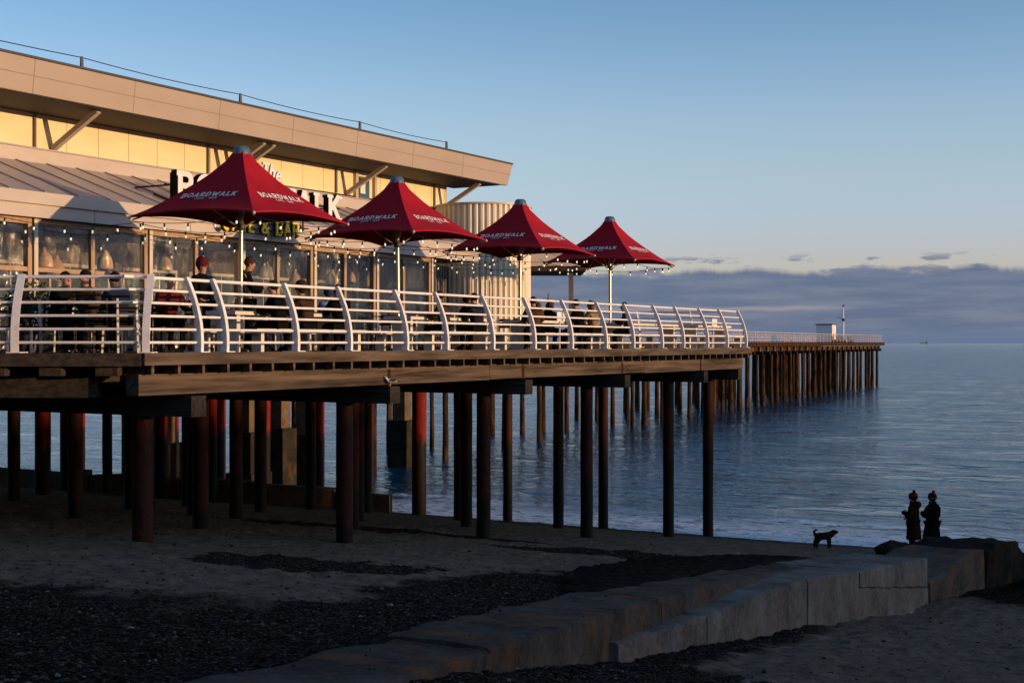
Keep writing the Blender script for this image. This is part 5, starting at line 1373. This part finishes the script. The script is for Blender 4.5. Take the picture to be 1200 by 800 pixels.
for (x, v_, hd, ps, lab, c1, c2, hr_, ht) in seated:
    q = on_deck(x, v_)
    person(q, hd, ps, lab, c1, c2, hr_, 1.0, ht)
    if ps == 'sit_raise':
        rz = Matrix.Rotation(hd, 3, 'Z'); hp = q + rz @ Vector(SK[ps]['hr']) + UP * 0.06
        ph = MB().box(hp.x - .012, hp.x + .012, hp.y - .04, hp.y + .04, hp.z - .05, hp.z + .11)
        st2 = thing('stool', q, 'low dark stool under the person raising a phone', 'stool')
        MB().pbox(2.9 - .2, 2.9 + .2, ux(628, 1600 * (18.07 + 2.9 / CT)) - .2, ux(628, 1600 * (18.07 + 2.9 / CT)) + .2, .38, .43).build('seat', M['dark_wood'], st2)
        for a in (-.16, .12):
            for c in (-.16, .12):
                uu = ux(628, 1600 * (18.07 + 2.9 / CT)); MB().pbox(2.9 + a, 2.94 + a, uu + c, uu + c + .04, 0, .38).build('leg', M['dark_wood'], st2)
        tag(ph.build('mobile_phone', M['phone'], None, hp), 'mobile phone held up by the raised hand near the third parasol', 'phone')

for k, (q, hd) in enumerate(SITS):
    person(q, hd, 'sit', ['seated diner in black behind the middle of the left railing', 'seated diner in brown behind the left railing', 'seated diner in navy just left of the corner railing post', 'seated diner in dark red just right of the corner railing post'][k], [DK, BR, NV, MAR][k], DK, (.02, .014, .01))
# ---- the two walkers at the end of the groyne
def coat_mesh(mb, hem, flare, lean_x):
    rings = [(hem, .27 * flare, .21 * flare, lean_x), (hem + .25, .25 * flare, .20, lean_x * .6), (.90, .225, .18, lean_x * .25), (1.10, .20, .165, 0), (1.28, .215, .165, 0), (1.38, .20, .145, 0), (1.45, .15, .12, 0), (1.50, .115, .11, 0), (1.56, .11, .11, 0)]
    n = 20; pts_ = []
    for (z, rx, ry, ox) in rings:
        for j in range(n):
            t = 2 * math.pi * j / n; f = 1 + (.06 * math.sin(5 * t + z * 3) if z < .9 else 0)
            pts_.append(Vector((ox + rx * f * math.cos(t), -.01 + ry * f * math.sin(t), z)))
    k = len(rings)
    mb.add(pts_, [(i * n + j, i * n + (j + 1) % n, (i + 1) * n + (j + 1) % n, (i + 1) * n + j) for i in range(k - 1) for j in range(n)] + [list(range(n))[::-1], [(k - 1) * n + j for j in range(n)]], True)
    return mb
def walker(x, D, z, heading, label, col_, hat, pom, hem, flare, lx, hood, pose, scale, band):
    loc = Vector(((x - 600) / 1600 * D, D, EYE + z))
    t = person(loc, heading, pose, label, col_, DK, DK, scale, hat, 'walkers at the end of the groyne', pom, band=band)
    org = ORG[t.name]; t.scale = (1.06 * scale, 1.06 * scale, scale)
    mb = coat_mesh(MB(), hem, flare, lx); mb.v = [p + org for p in mb.v]; mb.build('coat', clothmat(col_), t)
    S = SK[pose]
    for q in ('l', 'r'):
        mb = MB(); a_, e_, w_ = (Vector(S[n_ + q]) for n_ in 'sew')
        out_ = Vector((-.05 if q == 'l' else .05, 0, 0))
        mb.tube([a_ + out_ * .2 + Vector((0, 0, .03)), a_ + out_ - Vector((0, 0, .06)), e_ + out_, e_.lerp(w_, .5) + out_ * .7 + Vector((0, .03, 0)), w_ + Vector((0, .05, 0))], [.06, .085, .078, .07, .055], 10); mb.v = [p + org for p in mb.v]; mb.build('sleeve', clothmat(col_), t)
        mb = MB(); mb.tube([Vector(S['p' + q]) - Vector((0, 0, .2)), Vector(S['k' + q]), Vector(S['a' + q]) + Vector((0, 0, -.01))], [.115, .10, .088], 10); mb.v = [p + org for p in mb.v]; mb.build('trouser_leg', clothmat(DK), t)
    if hood:
        mb = MB(); mb.ball((0, -.13, 1.46), .15, 12, 8, (1.2, .7, .8)); mb.v = [p + org for p in mb.v]; mb.build('hood', clothmat((col_[0] * 1.3, col_[1] * 1.2, col_[2])), t)
    return t
gz = lambda x, D: None
def ground_px(x, D):
    X = (x - 600) / 1600 * D; la, u_ = to_lu(X, D); return beach_z(la, u_)
walker(1070, 40.3, ground_px(1070, 40.3) - .01, R(62), 'walker in long brown hooded coat and bobble hat with a black pompom', (.022, .012, .007), (.02, .014, .014), (.006, .006, .006), .40, 1.0, 0, True, 'coat', 0.96, ((.26, .015, .02), .075))
walker(1092.5, 40.5, ground_px(1092.5, 40.5) - .01, R(35), 'walker in long black coat and bobble hat with a red pompom', (.005, .005, .006), (.022, .018, .016), (.42, .015, .03), .40, 1.08, -.05, False, 'coat', 0.98, ((.16, .11, .08), .0))
# ---- small dog on the sand
dl = Vector(((966 - 600) / 1600 * 39.7, 39.7, 0)); la_, uu_ = to_lu(dl.x, dl.y); dl.z = EYE + beach_z(la_, uu_)
dg_ = thing('dog', dl, 'small dark dog standing on the sand with its tail curled up', 'dog'); dg_.rotation_euler = (0, 0, R(-8)); dg_.scale = (1.04,) * 3
DV = {'rump': (-.20, 0, .335, .085), 'belly': (-.03, 0, .325, .075), 'chest': (.13, 0, .335, .095), 'neck': (.22, 0, .42, .062), 'head': (.27, 0, .48, .072), 'muz': (.345, 0, .46, .034), 'nose': (.385, 0, .455, .024),
 't1': (-.27, 0, .40, .03), 't2': (-.285, 0, .48, .028), 't3': (-.235, 0, .52, .022), 't4': (-.18, 0, .50, .014)}
DE = [('belly', 'rump'), ('belly', 'chest'), ('chest', 'neck'), ('neck', 'head'), ('head', 'muz'), ('muz', 'nose'), ('rump', 't1'), ('t1', 't2'), ('t2', 't3'), ('t3', 't4')]
for s, nm in ((-1, 'l'), (1, 'r')):
    o_ = .03 * s
    DV.update({'sh' + nm: (.12 + o_ * .5, .06 * s, .28, .045), 'wr' + nm: (.13 + o_, .062 * s, .13, .026), 'pw' + nm: (.135 + o_, .062 * s, .03, .024), 'pf' + nm: (.17 + o_, .062 * s, .02, .022),
      'st' + nm: (-.17 - o_, .06 * s, .26, .058), 'hk' + nm: (-.255 - o_, .062 * s, .12, .027), 'hp' + nm: (-.235 - o_, .062 * s, .03, .022), 'hf' + nm: (-.20 - o_, .062 * s, .02, .022), 'ea' + nm: (.255, .05 * s, .50, .025), 'eb' + nm: (.27, .075 * s, .44, .018)})
    DE += [('chest', 'sh' + nm), ('sh' + nm, 'wr' + nm), ('wr' + nm, 'pw' + nm), ('pw' + nm, 'pf' + nm), ('rump', 'st' + nm), ('st' + nm, 'hk' + nm), ('hk' + nm, 'hp' + nm), ('hp' + nm, 'hf' + nm), ('head', 'ea' + nm), ('ea' + nm, 'eb' + nm)]
nmz = ['belly'] + [n for n in DV if n != 'belly']; ix = {n: i for i, n in enumerate(nmz)}
dme = skin_mesh('body', [DV[n][:3] for n in nmz], [(ix[a], ix[b_]) for a, b_ in DE], [(DV[n][3] * 1.3,) * 2 for n in nmz], 0, 2)
part_obj('body', dme, M['dog_fur'], dg_)
mb = MB(); mb.lathe([(.066, -.012), (.07, 0), (.066, .012)], 12, Vector((.225, 0, .425)) + dl); mb.build('collar', clothmat((.2, .03, .02)), dg_)
# ---- gull on the end of a cap beam
gp = P(0.09, 23.1, -0.706)
gl_ = thing('gull', gp, 'gull standing on the projecting beam end below the railing', 'bird')
gv = [(0, 0, .17, .075), (.10, 0, .19, .06), (-.12, 0, .165, .045), (-.22, 0, .16, .018), (.15, 0, .255, .04), (.165, 0, .30, .04), (.215, 0, .295, .012)]
gme = skin_mesh('body', [g[:3] for g in gv], [(0, 1), (0, 2), (2, 3), (1, 4), (4, 5), (5, 6)], [(g[3],) * 2 for g in gv], 0, 2)
part_obj('body', gme, M['feather_white'], gl_)
for s in (-1, 1):
    mb = MB(); mb.ball(gp + Vector((-.05, .055 * s, .19)), .14, 10, 7, (1.0, .2, .36)); mb.build('wing', M['feather_dark'], gl_)
    mb = MB(); mb.tube([gp + Vector((.01, .03 * s, .12)), gp + Vector((.015, .03 * s, .0))], .008, 6); mb.bar(gp + Vector((.0, .03 * s, .008)), gp + Vector((.06, .03 * s, .006)), .04, .008); mb.build('leg', M['strut'], gl_)
gl_.rotation_euler = (0, 0, R(200)); gl_.scale = (0.62,) * 3
